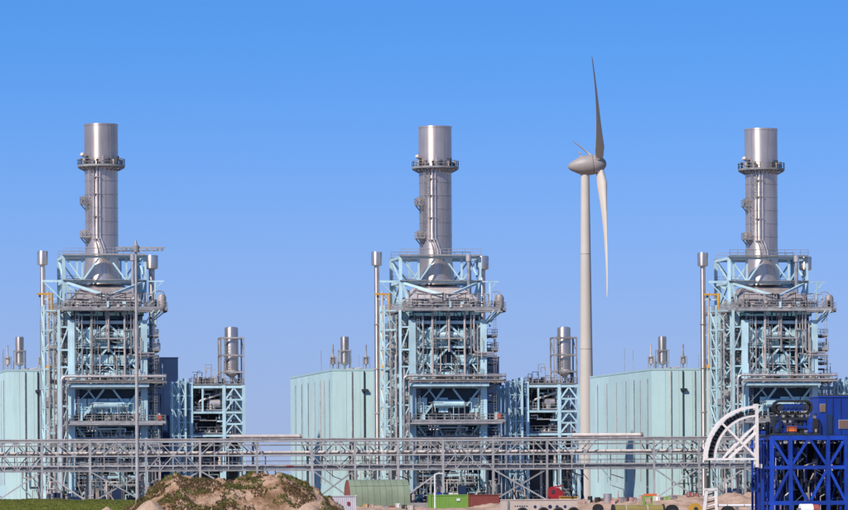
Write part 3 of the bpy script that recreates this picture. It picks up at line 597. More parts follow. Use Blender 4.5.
    # roof-top pipes and davits
    for x, h, dx in ((-3.4, 2.2, .9), (-1.9, 3.6, 1.1), (-.9, 3.0, -.8), (0.2, 1.6, .5), (1.4, 4.2, .35), (-3.9, 1.8, .6)):
        MB().tube([(x, -8.5, 21.0), (x, -8.5, 21+h), (x+dx, -8.5, 21+h), (x+dx, -8.5, 21+h*.7)], .08, 8).build('roof_pipe', rnd.choice(['warm', 'galv']), f)
    for i in range(16):
        x = rnd.uniform(-4.2, 1.5); z = rnd.uniform(.8, 2.8); MB().tube([(x, -9.2, 21.0), (x, -9.2, 21+z), (x+rnd.uniform(-.9, .9), -9.2, 21+z)], .05, 6).build('roof_pipe', rnd.choice(['warm', 'galv', 'cream']), f)
    for i in range(20):
        x = rnd.uniform(-4, 1.8); MB().b6(x, x+rnd.uniform(.3, .8), -8, -7.4, 21.02, 21.02+rnd.uniform(.5, 1.4)).build('roof_box', rnd.choice(['warm', 'galv', 'cream', 'dark']), f)
    s = U('steam_silencer', 'upright metal silencer drum in a steel cage on the {n} process frame', 'silencer', 22.6, -4.0, 21.02, 'silencers on the process frames')
    MB().lathe([(.25, .5), (.3, 1.4), (1.1, 1.9), (1.25, 2.3), (1.25, 8.6), (1.22, 8.7), (1.2, 10.1), (1.05, 10.3), (.6, 10.4)], 32).build('drum', 'drum_metal', s)
    for z in (2.4, 5.3, 8.2): MB().lathe([(1.28, 0), (1.36, .04), (1.36, .22), (1.28, .26)], 32, (0, 0, z), caps=False).build('drum_band', 'warm', s)
    for x in (-2.1, 2.0):
        for y in (-1.7, 1.7): B('cage_post', s, (x, y, 0), (x, y, 8.5), .24, .24, 'galv')
        for z in (2.3, 5.3, 8.4): B('cage_beam', s, (x, -1.58, z), (x, 1.58, z), .22, .25, 'galv')
    for y in (-1.7, 1.7):
        for z in (2.3, 5.3, 8.4): B('cage_beam', s, (-1.98, y, z), (1.88, y, z), .22, .28, 'galv')
    B('cage_brace', s, (2.0, -1.5, 5.5), (2.0, 1.5, 8.2), .14, .14, 'galv'); B('cage_brace', s, (-2.1, -1.5, 5.5), (-2.1, 1.5, 8.2), .14, .14, 'galv')
    MB().tube([(.1, 0, .02), (.1, 0, .7)], .3, 10).build('inlet_pipe', 'clad', s); MB().tube([(.2, -.2, 1.6), (.8, -.4, .6), (.9, -.4, .03)], .22, 10).build('drain_pipe', 'clad', s)
    MB().tube([(1.3, -.4, .02), (1.3, -.4, 2.4)], .25, 10).build('drain_pipe', 'dark', s)
    m = MB(); m.bar((-1.7, -1.9, 0.05), (-1.7, -1.9, 8.5), .06).bar((-1.2, -1.9, .05), (-1.2, -1.9, 8.5), .06)
    for k in range(16): m.bar((-1.7, -1.9, .3+k*.5), (-1.2, -1.9, .3+k*.5), .05)
    m.build('ladder', 'galv', s)
build_frame()

# ---- pale hall behind and dark blue annex
def build_hall():
    h = U('machine_hall', 'pale teal windowless hall with vertical downpipes left behind the {n} boiler', 'building', -15.6, 23, 0, 'machine halls behind the boilers')
    W, D, H = 15.5, 58, 24.3
    n = 6                                                    # front, panels side by side
    for i in range(n):
        a = W/n*i; B('wall_panel', h, (a+W/n/2, .15, 0), (a+W/n/2, .15, H), .3, W/n-.05, 'hall') if False else MB().b6(a+.02, a+W/n-.02, 0, .3, 0, H).build('wall_panel', 'hall', h)
    pn = 12
    for i in range(pn):
        a = .3+(D-.3)/pn*i; MB().b6(0, .3, a+.02, a+(D-.3)/pn-.02, 0, H).build('wall_panel', 'hall', h)
    MB().b6(.3, W-.3, .3, D-.3, 0, H-.05).build('inner_wall', 'hall_trim', h)
    MB().b6(-.06, W+.06, -.06, D+.06, H, H+.35).build('roof_edge', 'hall_trim', h)
    for y, r in ((3.5, .09), (10, .07), (15.5, .12), (23, .07), (32, .09), (41, .09), (50, .08)):
        MB().tube([(-.1, y, 3.5), (-.1, y, H-1.5)], r*.75, 8).build('downpipe', 'warm', h)
    for x, r in ((3.6, .16), (5.9, .2), (8.2, .14), (11, .16)):
        MB().tube([(x, -.14, 1.0), (x, -.14, H-.1)], r*.65, 8).build('downpipe', 'dark' if r > .17 else 'warm', h)
    MB().b6(5.4, 6.6, -.55, -.08, 20.5, 20.9).build('pipe_bracket', 'dark', h)
    for x, y, z in ((4, 18, 2), (9, 30, 3.5), (12, 12, 3), (2, 33, 4.8), (1.2, 24, 4.2)):
        MB().tube([(x, y, H+.35), (x, y, H+.35+z)], .05, 6).build('lightning_rod', 'galv', h)
    # scaffold-like pipework against the lower wall
    for i in range(60):
        p = [Vector((rnd.uniform(4, 14), rnd.uniform(-5, -1), rnd.uniform(.5, 11)))]
        for k in range(4):
            q = p[-1].copy()
            if k % 2: q.x = max(3, min(15, q.x+rnd.uniform(-3, 3)))
            else: q.z = max(.2, min(12, q.z+rnd.uniform(-3, 3)))
            p.append(q)
        MB().tube(p, rnd.uniform(.08, .2), 6).build('wall_pipe', rnd.choice(['warm', 'galv', 'teal', 'dark', 'rackgrey']), h)
    r = U('roof_silencer', 'small upright metal silencer on the roof of the {n} hall', 'silencer', -12.7, 27, 24.65, 'silencers on the hall roofs')
    MB().lathe([(.15, 0), (.2, .7), (.7, 1.0), (.75, 1.2), (.75, 4.2), (.78, 4.3), (.78, 6.0), (.6, 6.1)], 24).build('drum', 'drum_metal', r)
    for x in (-1.05, 1.05):
        for y in (-.9, .9): B('cage_post', r, (x, y, 0), (x, y, 3.6), .16, .16, 'galv')
        B('cage_beam', r, (x, -.82, 3.5), (x, .82, 3.5), .14, .16, 'galv')
    for y in (-.9, .9): B('cage_beam', r, (-.97, y, 3.5), (.97, y, 3.5), .14, .16, 'galv'); B('cage_beam', r, (-.97, y, 1.2), (.97, y, 1.2), .14, .16, 'galv')
    MB().tube([(0.2, -.3, .1), (1.9, -.3, .1), (3.2, -.3, .3)], .16, 8).build('outlet_pipe', 'warm', r)
    for dx, tx in ((-2.2, 'left'), (4.0, 'right')):
        q = U('roof_vent', 'thin vent in a stubby cage on the {n} hall roof, %s of its silencer' % tx, 'vent pipe', -12.7+dx, 27, 24.65, 'thin vents on the hall roofs')
        MB().lathe([(.12, 0), (.12, .9), (.45, 1.0), (.45, 2.4), (.2, 2.5), (.16, 2.6), (.14, 4.6)], 14).build('vent', 'warm', q)
        for x in (-.6, .6): B('cage_post', q, (x, -.5, 0), (x, -.5, 2.4), .12, .12, 'galv')
        B('cage_beam', q, (-.54, -.5, 2.2), (.54, -.5, 2.2), .12, .12, 'galv')
    x = U('blue_annex', 'dark navy blue block standing behind the right side of the {n} boiler', 'building', 0.2, 28, 0, 'navy annexes behind the boilers')
    for i in range(6): MB().b6(16.4/6*i+.02, 16.4/6*(i+1)-.02, 0, .3, 0, 26.8).build('wall_panel', 'navy', x)
    MB().b6(.02, 16.38, .3, 18, 0, 26.7).build('rear_wall', 'navy', x); MB().b6(-.03, 16.46, -.05, 18.05, 26.8, 27.0).build('roof_edge', 'navy', x)
    MB().b6(16.4, 17.2, 2, 5, 21.5, 22.7).build('wall_vent', 'dark', x)
build_hall()
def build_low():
    l = U('low_annex', 'low pale building with painted navy shade and sunlit gaps right behind the {n} process frame', 'building', 24.0, 26, 0, 'low buildings painted in shade behind the process frames')
    MB().b6(0, 8.2, .3, 14, 0, 6.3).build('wall', 'navy', l); MB().b6(-.1, 8.3, .1, 14.1, 6.3, 6.6).build('roof', 'navy', l)  # shadow on a pale wall, painted as navy
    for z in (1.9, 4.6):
        for i in range(3): MB().b6(.4+i*2.6, 2.6+i*2.6, .2, .298, z, z+1.0).build('pane', 'hall', l)  # pale strips paint the sunlit gaps in that shadow
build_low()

kids = {}
for o in list(bpy.data.objects):
    if o.parent: kids.setdefault(o.parent, []).append(o)
NAMES = ('left', 'middle', 'right')
for i in (1, 2):
    for t in unit_things:
        c = copy_tree(t, None, kids); c.location.x += UX[i]-UX[0]; c['label'] = t['label'].format(n=NAMES[i])
for t in unit_things: t['label'] = t['label'].format(n='left')

# ================================================================== pipe rack across the front
RY = 762.0
def rx(px): return at(px, 455, RY).x
def rack(name_label, legs, px0, px1, dense=True, xbr=()):
    ox = rx((px0+px1)/2)
    t = thing('pipe_rack', name_label, 'pipe rack', (ox, RY, 0), 'pipe rack stretches in front of the plant')
    X0, X1 = rx(px0)+.05-ox, rx(px1)-.05-ox; G = 'rackgrey'
    zt, zm, zl, zb = 10.7, 8.25, 6.6, 5.75; DP = 5.5
    for y in (0, DP):
        for z, h in ((zt, .30), (zm, .22), (zb, .28)): B('chord', t, (X0, y, z), (X1, y, z), .3, h, G)
        B('walkway_edge', t, (X0, y-.02, zl), (X1, y-.02, zl), .14, .2, G)
    lx = [rx(p)-ox for p in legs]
    for x in lx:
        for y in (0, DP):
            B('leg', t, (x, y, 0), (x, y, zt+.15), .36, .32, G)
            MB().b6(x-.5, x+.5, y-.5, y+.5, .0, .3).build('footing', 'concrete', t)
        for z in (zt, zm, zb): B('cross_beam', t, (x, .2, z), (x, DP-.2, z), .3, .4, G)
    ends = sorted(set([X0]+lx+[X1])); k = 0
    for a, c in zip(ends, ends[1:]):
        n = max(1, round((c-a)/2.35)); n = n if dense else 1
        for i in range(n):
            u0 = a+(c-a)*i/n; u1 = a+(c-a)*(i+1)/n
            for y in (0, DP):
                if i: B('hanger', t, (u0, y, zb), (u0, y, zt), .15, .15, G)
                if dense:
                    up = (i < n/2) if k % 2 else (i >= n/2)
                    B('diagonal', t, (u0+.1, y, zm+.1 if up else zt-.15), (u1-.1, y, zt-.15 if up else zm+.1), .17, .17, G)
                    if k % 3 == 1: B('diagonal', t, (u0+.1, y, zm-.1 if up else zb+.1), (u1-.1, y, zb+.1 if up else zm-.1), .15, .15, G)
            if i: B('cross_beam', t, (u0, .1, zm), (u0, DP-.1, zm), .2, .2, G)
        k += 1
    deck = MB().b6(X0, X1, .3, 1.5, zb+.2, zb+.28).build('walkway', 'grating', t)
    MB().rail([(X0, .25, zb+.28), (X1, .25, zb+.28)], 1.05, .06, 1.4).build('railing', 'galv', deck)
    for y, z, r, m in ((1.0, zm+.52, .24, 'cream'), (1.8, zm+.40, .18, 'clad'), (2.6, zm+.45, .22, 'warm'), (3.5, zm+.38, .2, 'galv'), (4.5, zm+.5, .26, 'cream'),
                       (2.2, zb+.5, .22, 'warm'), (3.0, zb+.5, .2, 'clad'), (4.0, zb+.55, .26, 'galv'), (4.7, zb+.4, .16, 'dark'),
                       (1.0, zt+.34, .12, 'warm'), (3.2, zt+.36, .16, 'galv')):
        MB().tube([(X0, y, z), (X1, y, z)], r, 10).build('pipe', m, t)
        if r > .2:
            q = X0+rnd.uniform(1, 3)
            while q < X1-.5:
                MB().tube([(q, y, z), (q+.12, y, z)], r+.05, 10).build('pipe_flange', 'warm', t); q += rnd.uniform(2.5, 5)
    MB().b6(X0, X1, 4.6, 5.2, zt-.75, zt-.55).build('cable_tray', 'galv', t); MB().b6(X0, X1, .7, 1.4, zm-1.0, zm-.9).build('cable_tray', 'warm', t)
    for a, c, kind in xbr:
        a = rx(a)-ox; c = rx(c)-ox
        if kind in 'x\\': B('leg_brace', t, (a+.2, -.05, zb-.2), (c-.2, -.05, .4), .24, .24, G)
        if kind in 'x/': B('leg_brace', t, (a+.2, .2, .4), (c-.2, .2, zb-.2), .24, .24, G)
    # droppers leaving the rack
    for i in range(int((X1-X0)/2.4)):
        x = rnd.uniform(X0+.5, X1-3); y = rnd.uniform(1, 5); zz = rnd.choice((zm+.4, zb+.5)); r = rnd.uniform(.06, .16)
        MB().tube([(x, y, zz), (x, y, zz-rnd.uniform(2, 4)), (x+rnd.uniform(.6, 2.4), y, zz-rnd.uniform(4, 5)), (x+2.4, y, .2)][:rnd.choice((3, 4, 4))], r, 7).build('dropper_pipe', rnd.choice(['galv', 'warm', 'clad', 'teal', 'dark']), t)
    return t
def stretch(label, legs, a, c, dense, xbr): return rack(label, legs, a, c, dense, xbr)
stretch('grey steel pipe rack in front of the left boiler', [-8, 42, 90, 146, 200, 257], -40, 263, True, [(-8, 42, '/'), (42, 90, '\\'), (90, 146, 'x'), (146, 200, '/'), (200, 257, '\\')])
stretch('bare pipe bridge crossing the sky gap left of the middle hall', [], 263, 305, False, [])
stretch('grey steel pipe rack in front of the middle boiler', [312, 355, 398, 443, 493, 547], 305, 597, True, [(312, 355, 'x'), (398, 443, '/'), (493, 547, 'x')])
stretch('bare pipe bridge in front of the right hall', [], 597, 646, False, [])
stretch('grey steel pipe rack in front of the right boiler', [654, 699, 745, 795, 845], 646, 895, True, [(654, 699, 'x'), (699, 745, '/'), (745, 795, 'x')])
def top_pipe(a, c, label, r=.32, off=0):
    X0, X1 = rx(a), rx(c); t = thing('insulated_pipe', label, 'pipe', ((X0+X1)/2, RY+2.2+off, 10.9), 'thick pipes lying on the rack')
    L = (X1-X0)/2
    MB().tube([(-L, 0, r+.3), (L, 0, r+.3)], r, 14).build('pipe', 'cream', t); MB().tube([(L-.5, 0, r+.3), (L, 0, r+.3)], r+.1, 14).build('end_cap', 'warm', t)
    MB().tube([(-L, .8, r*.6+.3), (L-4, .8, r*.6+.3)], r*.6, 10).build('pipe', 'warm', t)
    for i in range(int(L/1.5)): MB().b6(-L+.5+i*3, -L+.8+i*3, -.4, 1.1, -.02, .34).build('saddle', 'rackgrey', t)
top_pipe(232, 304, 'thick cream pipe on top of the rack left of the middle hall')
top_pipe(575, 646, 'thick cream pipe on top of the rack by the right hall')
p_ = thing('red_valve_motor', 'small red motor on the pipe bridge left of the middle hall', 'motor', (rx(291), RY+.9, 6.03))
MB().tube([(-.7, 0, .35), (.5, 0, .35)], .28, 10).build('motor_body', 'red', p_); MB().b6(-.5, .4, -.2, .2, 0, .12).build('foot_plate', 'dark', p_); MB().tube([(.5, 0, .35), (.9, 0, .35)], .12, 8).build('shaft', 'galv', p_)

# ================================================================== wind turbine far behind
def build_turbine():
    TY = 1330.0; base = at(587, 470, TY); base.z = -1.0
    hub = at(584, 165, TY)
    sc = F/((base-Vector((0, 0, HC))).dot(fwd))              # photo pixels per metre there
    t = thing('wind_turbine', 'tall pale wind turbine with an egg-shaped nacelle behind the plant', 'wind turbine', base)
    H = hub.z-base.z-2.0
    top = hub-base; topx = Vector((0, 0, H))
    tw = MB()
    def seg(z0, z1): 
        r = lambda z: 2.35+(1.28-2.35)*(z/H) 
        return MB().lathe([(r(z0), z0), (r((z0+z1)/2), (z0+z1)/2), (r(z1), z1)], 40)
    cuts = [0, H*.2, H*.46, H*.75, H]
    for a, c in zip(cuts, cuts[1:]):
        q = seg(a, c).build('tower_section', 'turbine', t)
        MB().lathe([(2.35-1.07*c/H+.02, c-.12), (2.35-1.07*c/H+.06, c-.1), (2.35-1.07*c/H+.06, c-.02), (2.35-1.07*c/H+.02, c)], 40, caps=False).build('flange', 'nacelle', q)
    # rotor axis: to the right and slightly away, tipped up
    n0 = (rgt0*.997+fwd*.075).normalized(); axis = (n0*math.cos(R(5))+up0*math.sin(R(5))).normalized()
    eh = (rgt0*.075-fwd*.997).normalized(); ev = eh.cross(axis); ev = ev if ev.z > 0 else -ev
    ctr = Vector((0, 0, H+1.9))
    def lathe_axis(prof, n, name, m, parent, tip=0):
        a = eh; b_ = ev; mb = MB(); o = []
        for d, r in prof:
            for j in range(n):
                an = 2*math.pi*j/n; mb.v.append(tuple(ctr+axis*d+(a*math.cos(an)+b_*math.sin(an))*r))
        for i in range(len(prof)-1):
            for j in range(n):
                mb.f.append((i*n+j, i*n+(j+1) % n, (i+1)*n+(j+1) % n, (i+1)*n+j)); mb.sm.append(True)
        mb.f.append(tuple(range(n))); mb.sm.append(False); mb.f.append(tuple((len(prof)-1)*n+j for j in range(n))); mb.sm.append(False)
        return mb.build(name, m, parent)
    lathe_axis([(-5.2, .05), (-5.1, .5), (-4.4, 1.2), (-3.0, 1.95), (-1.6, 2.65), (0, 3.0), (1.4, 3.05), (2.2, 3.0)], 40, 'nacelle', 'nacelle', t)
    sp = lathe_axis([(2.35, 2.95), (3.4, 2.85), (4.6, 2.45), (5.6, 1.75), (6.3, .9), (6.5, .1)], 40, 'spinner', 'nacelle', t)
    lathe_axis([(2.15, 2.8), (2.4, 2.8)], 32, 'hub_gap', 'dark', t)
    MB().lathe([(1.33, H-.2), (1.6, H), (1.6, H+.6)], 32).build('yaw_collar', 'nacelle', t)
    m = MB(); q = ctr+axis*(-1.2)+ev*2.6; m.bar(q, q+Vector((0, 0, 1.2)), .25).bar(q+Vector((0, 0, 1.0)), q+Vector((0, 0, 1.7))-axis*.5, .5); m.build('wind_sensor', 'warm', t)
    hubp = ctr+axis*4.0; RAD = 42.0
    for ang in (15.6, 135.6, 255.6):
        a = R(ang); s = (-ev*math.cos(a)+eh*math.sin(a)).normalized(); ch = axis.cross(s).normalized()
        mb = MB(); N = 26; K = 16
        for i in range(N+1):
            u = i/N; rr = 1.6+(RAD-1.6)*u
            chord = 1.6*(1-u)**.8 + 2.2*(1-u)**3.5 + .42 if u > .1 else (2.2+u*16*.6)
            if u > .985: chord *= .55
            thick = chord*(.42*(1-u)**2.2+.24) if u > .06 else chord*.8
            tw_ = -R(36*(1-u)**2+32)
            cd = ch*math.cos(tw_)+axis*math.sin(tw_); td = axis*math.cos(tw_)-ch*math.sin(tw_)
            off = -axis*(2.5*u*u)
            for j in range(K):
                an = 2*math.pi*j/K; cx = math.cos(an); 
                mb.v.append(tuple(hubp+s*rr+off+cd*(cx*chord*.5-chord*.12)+td*(math.sin(an)*thick*.5*(1-.35*cx))))
        for i in range(N):
            for j in range(K): mb.f.append((i*K+j, i*K+(j+1) % K, (i+1)*K+(j+1) % K, (i+1)*K+j)); mb.sm.append(True)
        mb.f.append(tuple(N*K+j for j in range(K))); mb.sm.append(False)
        bl = mb.build('blade', 'turbine', t)
        mb = MB(); mb.tube([hubp+s*1.0, hubp+s*2.9], 1.2, 20).build('blade_root', 'nacelle', bl)
build_turbine()

# ================================================================== light mast
MY = 600.0
mb_ = at(137.5, 500, MY); mt_ = at(136, 245, MY)
t = thing('light_mast', 'slim grey light mast with a wide crossbar in front of the left boiler', 'mast', (mb_.x, MY, -1.0))
H = mt_.z+1
MB().tube([(0, 0, 0), (0, 0, H*.5), (0, 0, H)], [.27, .22, .14], 16).build('pole', 'rackgrey', t)
MB().b6(-.5, .5, -.5, .5, 0, .35).build('base_plate', 'concrete', t)
cb = MB().bar((-2.7, 0, H-.35), (3.9, 0, H-.35), .16, .2).bar((-2.5, 0, H-.75), (2.9, 0, H-.75), .1, .1).build('crossbar', 'galv', t)
MB().lathe([(.25, H-1.0), (.42, H-.95), (.42, H-.1), (.2, H+.1), (.08, H+.7)], 12).build('mast_head', 'galv', t)
for x in (-2.5, -1.9, -1.3, -.7, .8, 1.5, 2.2, 2.9, 3.5):
    MB().b6(x-.16, x+.16, -.35, .1, H-.78, H-.44).build('floodlight', 'galv', t)
MB().b6(-.16, .16, -.42, -.32, 1.5, 2.3).build('access_door', 'galv', t)
t = thing('lamp_post', 'thin white lamp post standing before the green container', 'lamp post', (at(435, 500, 690).x, 690, -1.0))
hp = at(435, 474, 690).z+1.0
MB().tube([(0, 0, 0), (0, 0, hp)], [.14, .1], 10).build('pole', 'white', t); MB().bar((0, 0, hp), (.9, 0, hp+.1), .1, .1).b6(.6, 1.3, -.12, .12, hp, hp+.16).build('lamp_head', 'white', t)

# ================================================================== terrain pieces in front
from mathutils import noise as NZ
def heap(name, m, pxs, Y, depth, seed, rough=.25, label=None, cat=None, kind=None, res=.45, z0=-1.15):
    pts = [at(x, y, Y) for x, y in pxs]; xs = [p.x for p in pts]; zs = [p.z for p in pts]
    def prof(x):
        if x <= xs[0]: return zs[0]
        for i in range(len(xs)-1):
            if x <= xs[i+1]:
                f = (x-xs[i])/(xs[i+1]-xs[i]); f = f*f*(3-2*f); return zs[i]*(1-f)+zs[i+1]*f
        return zs[-1]
    nx = int((xs[-1]-xs[0])/res)+2; ny = int(2*depth/res)+2
    def h(x, y):
        e = (y-Y)/depth; k = max(0, 1-abs(e)**2.2)
        n = NZ.fractal(Vector((x*.22+seed, y*.22, seed)), .8, 2.1, 6)*rough + NZ.noise(Vector((x*1.3, y*1.3, seed)))*rough*.35
        return z0+(prof(x)-z0+n)*k
    o = sheet(name, m, xs[0], xs[-1], Y-depth, Y+depth, 0, nx, ny, h)
    if kind: o['kind'] = kind
    if label: tag(o, label, cat)
    return o, h, xs
gb, gh, gx = heap('grass_bank', 'grass', [(-60, 500), (-20, 499.5), (40, 500), (80, 500), (120, 501), (150, 502), (175, 508)], 640, 14, 3.1, .22, kind='structure')
mo, mh, mx_ = heap('dirt_mound', 'mound', [(128, 512), (140, 505), (150, 494), (162, 485), (175, 478), (186, 480), (200, 481), (215, 480), (240, 482), (255, 478), (266, 474), (276, 473), (288, 476), (300, 484), (312, 491), (325, 501), (342, 512)], 600, 13, 7.7, .9,
    'long brown dirt mound with patchy weeds in front of the pipe rack', 'mound', res=.26)
sd1, sh1, sx1 = heap('sandy_bank', 'sand', [(330, 512), (345, 508), (380, 507), (430, 509), (470, 507.5), (500, 505), (560, 503), (600, 501), (640, 499), (665, 497), (690, 496), (705, 498), (722, 497), (732, 493.5), (742, 497), (752, 492), (765, 494), (790, 497), (900, 500)], 655, 12, 1.3, .5, kind='structure')
def weeds(name, h, xr, yr, n, m, kind_label, hmin, hmax, thr, seed):
    rr = random.Random(seed); mb = MB()
    for i in range(n):
        x = rr.uniform(*xr); y = rr.uniform(*yr)
        if NZ.fractal(Vector((x*.3+seed, y*.3, 2)), 1, 2, 4) < thr-(.2 if m != 'weed_green' and x < xr[0]+.42*(xr[1]-xr[0]) else 0): continue
        z = h(x, y)
        if z < -.9: continue
        for k in range(4):
            a = rr.uniform(0, 6.28); L = rr.uniform(hmin, hmax); w_ = L*.22; dx, dy = math.cos(a)*w_, math.sin(a)*w_; lx, ly = rr.uniform(-.4, .4)*L, rr.uniform(-.4, .4)*L
            mb.add([(x-dx, y-dy, z-.08), (x+dx, y+dy, z-.08), (x+lx+dx*.4, y+ly+dy*.4, z+L*.7), (x+lx*1.6, y+ly*1.6, z+L)], [(0, 1, 2, 3)])
    o = mb.build(name, m); o['kind'] = 'stuff'; o['label'] = kind_label
    o['category'] = 'weeds' if 'weed' in kind_label else 'grass'
weeds('green_weeds', mh, (mx_[0], mx_[-1]), (588, 604), 9000, 'weed_green', 'patchy green weeds growing on the dirt mound', .12, .4, .17, 5)
weeds('brown_weeds', mh, (mx_[0], mx_[-1]), (588, 604), 14000, 'weed_brown', 'dry brown weeds growing on the dirt mound', .12, .36, .16, 9)
weeds('bank_grass', gh, (gx[0], gx[-1]), (627, 645), 12000, 'weed_green', 'short green grass covering the low bank', .08, .2, -1, 6)
def small_heap(px, py, w_px, Y, label, seed):
    c = at(px, py, Y); s = F/(c-Vector((0, 0, HC))).dot(fwd); wd = w_px/s/2; mb = MB(); N, K = 9, 22; top = c.z+1.1
    for i in range(N+1):
        for j in range(K):
            a = 2*math.pi*j/K; u = i/N; q = wd*u*(1+.18*NZ.noise(Vector((math.cos(a)*2, math.sin(a)*2, seed)))); z = top*(1-u**1.5)+.12*NZ.noise(Vector((q*2, a*3, seed)))
            mb.v.append((q*math.cos(a), q*math.sin(a)*.9, z-.1))
    for i in range(N):
        for j in range(K): mb.f.append((i*K+j, (i+1)*K+j, (i+1)*K+(j+1) % K, i*K+(j+1) % K)); mb.sm.append(True)
    o = mb.build('sand_heap', 'sand', loc=(c.x, Y, -1.0)); tag(o, label, 'sand heap', 'small sand heaps in the foreground'); return o
small_heap(107, 507, 26, 560, 'small pale sand heap on the grass left of the light mast', 1)
small_heap(150, 500, 40, 578, 'sand heap at the left foot of the dirt mound beside the mast', 2)
small_heap(308, 503, 34, 575, 'sand heap at the right foot of the dirt mound', 3)

# ================================================================== yard objects
def place(px, Y): return at(px, 500, Y).x
def px_per_m(Y, px=424): return F/at(px, 490, Y).dot(fwd)

# corrugated containers
def container(name, label, px0, px1, Y, ztop, m, h=2.6, dep=2.44, group=None):
    x0, x1 = place(px0, Y), place(px1, Y); t = thing(name, label, 'container', ((x0+x1)/2, Y, ztop-h), group); L = (x1-x0)/2
    mb = MB(); n = int(L*2/.3)
    for i in range(n):
        a = -L+.1+(2*L-.2)*i/n; c = (2*L-.2)/n; mb.b6(a+c*.1, a+c*.6, .0, .05, .18, h-.15)
    mb.build('side_ribs', m, t); MB().b6(-L+.05, L-.05, .05, dep, .1, h-.03).build('box_body', m, t)
    for z in (.07, h-.07): B('rail', t, (-L, .0, z), (L, .0, z), .12, .14, m)
    for x in (-L+.07, L-.07): B('corner_post', t, (x, .0, .14), (x, .0, h-.14), .16, .14, m)
    for x in (-L, L):
        for z in (0, h): MB().b6(x-.1, x+.1, -.1, .12, z-.09, z+.09).build('corner_casting', m, t)
    return t, L
t, L = container('shipping_container', 'lime green shipping container beside the dark red one', 430, 468, 700, at(450, 494.7, 700).z, 'lime', group='shipping containers in the yard')
MB().b6(1.2, 1.75, -.08, -.055, 1.6, 2.0).build('label_plate', 'white', t)
t, L = container('shipping_container', 'dark red shipping container right of the lime green one', 468.6, 499, 700, at(480, 494.5, 700).z, 'brick_red', group='shipping containers in the yard')
cz = at(450, 494.7, 700).z
for px, m, lb in ((440, 'blue', 'blue crate'), (447, 'navy', 'navy crate'), (452, 'white', 'white foam block'), (457, 'cream', 'cream box')):
    q = thing(lb.replace(' ', '_'), lb+' lying on top of the lime green container', 'crate', (place(px, 700), 701.2, cz+.09-.03-.03)); 
    MB().b6(-.35, .35, -.3, .3, 0, .25).build('box', m, q); MB().b6(-.38, .38, -.33, .33, .25, .3).build('lid', m, q)
t, L = container('storage_box', 'white corrugated steel box at the right foot of the dirt mound', 318, 356, 640, at(340, 495.6, 640).z, 'pale_lilac', h=2.6, dep=2.2)
MB().b6(L-1.3, L-.9, -.1, -.06, 1.2, 1.7).build('red_mark', 'red', t)

# green barrel-roofed shed
def shed():
    Y = 690; x0, x1 = place(350.5, Y), place(410.5, Y); zt = at(380, 479.6, Y).z+1.0
    t = thing('arched_shed', 'green barrel-roofed storage shed behind the yard', 'shed', ((x0+x1)/2, Y, -1.0)); L = (x1-x0)/2
    n = 10; wd = 3.6; N = 14
    P = [(-wd*math.cos(math.pi*i/N), zt*(math.sin(math.pi*i/N)**.62)) for i in range(N+1)]
    for k in range(n):
        a = -L+2*L*k/n+.015; c = -L+2*L*(k+1)/n-.015; mb = MB()
        vs_ = [(x, y+wd, z) for x in (a, c) for y, z in P]; fs = [(i, i+1, N+2+i, N+1+i) for i in range(N)]
        mb.add(vs_, fs, True); mb.build('roof_panel', 'shed_green', t)
    for s in (-1, 1):
        mb = MB(); mb.add([(s*(L-.1), y+wd, z) for y, z in P], [tuple(range(N+1))]); mb.build('end_wall', 'brick_red' if s < 0 else 'navy', t)
    B('eaves_strip', t, (-L, -.05+.3, 1.9), (L, -.05+.3, 1.9), .1, .35, 'galv')
    MB().b6(-L+.2, L-.2, 1, 2*wd-1, 0, zt*.8).build('inner_lining', 'dark', t)
shed()
# beige pontoon with tyre fenders
def pontoon():
    Y = 560; x0, x1 = place(507.5, Y), place(577, Y); zt = at(540, 499.3, Y).z
    t = thing('beige_pontoon', 'long beige steel pontoon hung with black tyres', 'pontoon', ((x0+x1)/2, Y, -1.0)); L = (x1-x0)/2; H = zt+1
    MB().b6(-L, L, 0, 5, 0, H-.12).build('hull', 'hull', t); MB().b6(-L-.05, L+.05, -.06, 5.05, H-.12, H).build('deck_edge', 'hull', t)
    for px in (522, 543, 558, 573):
        x = place(px, Y)-t.location.x; mb = MB(); N = 20; ring = [(x+.62*math.cos(6.2832*i/N), -.28, .12+.62*math.sin(6.2832*i/N)) for i in range(N+1)]
        mb.tube(ring, .2, 8, False); mb.build('tyre_fender', 'rubber', t)
    for i, px in enumerate((535, 541, 550, 557, 565)):
        x = place(px, Y)-t.location.x; mb = MB(); mb.tube([(x, -.03, .98), (x, .02, .98)], .2+.05*(i == 2), 12).build('draught_mark', 'navy' if i != 1 else 'warm', t)
    for i in range(6): MB().b6(-L+.9+i*.3, -L+1.08+i*.3, -.03, .02, 1.02, 1.14).build('painted_mark', 'navy', t)
    MB().b6(-L-.02, -L+.2, -.1, 0, 0, H-.2).build('edge_plate', 'galv', t)
    for x in (-L+.4, -L+2.2, 1, L-.5): MB().tube([(x, .4, H), (x, .4, H+.35)], .13, 10).build('bollard', 'rubber', t)
pontoon()
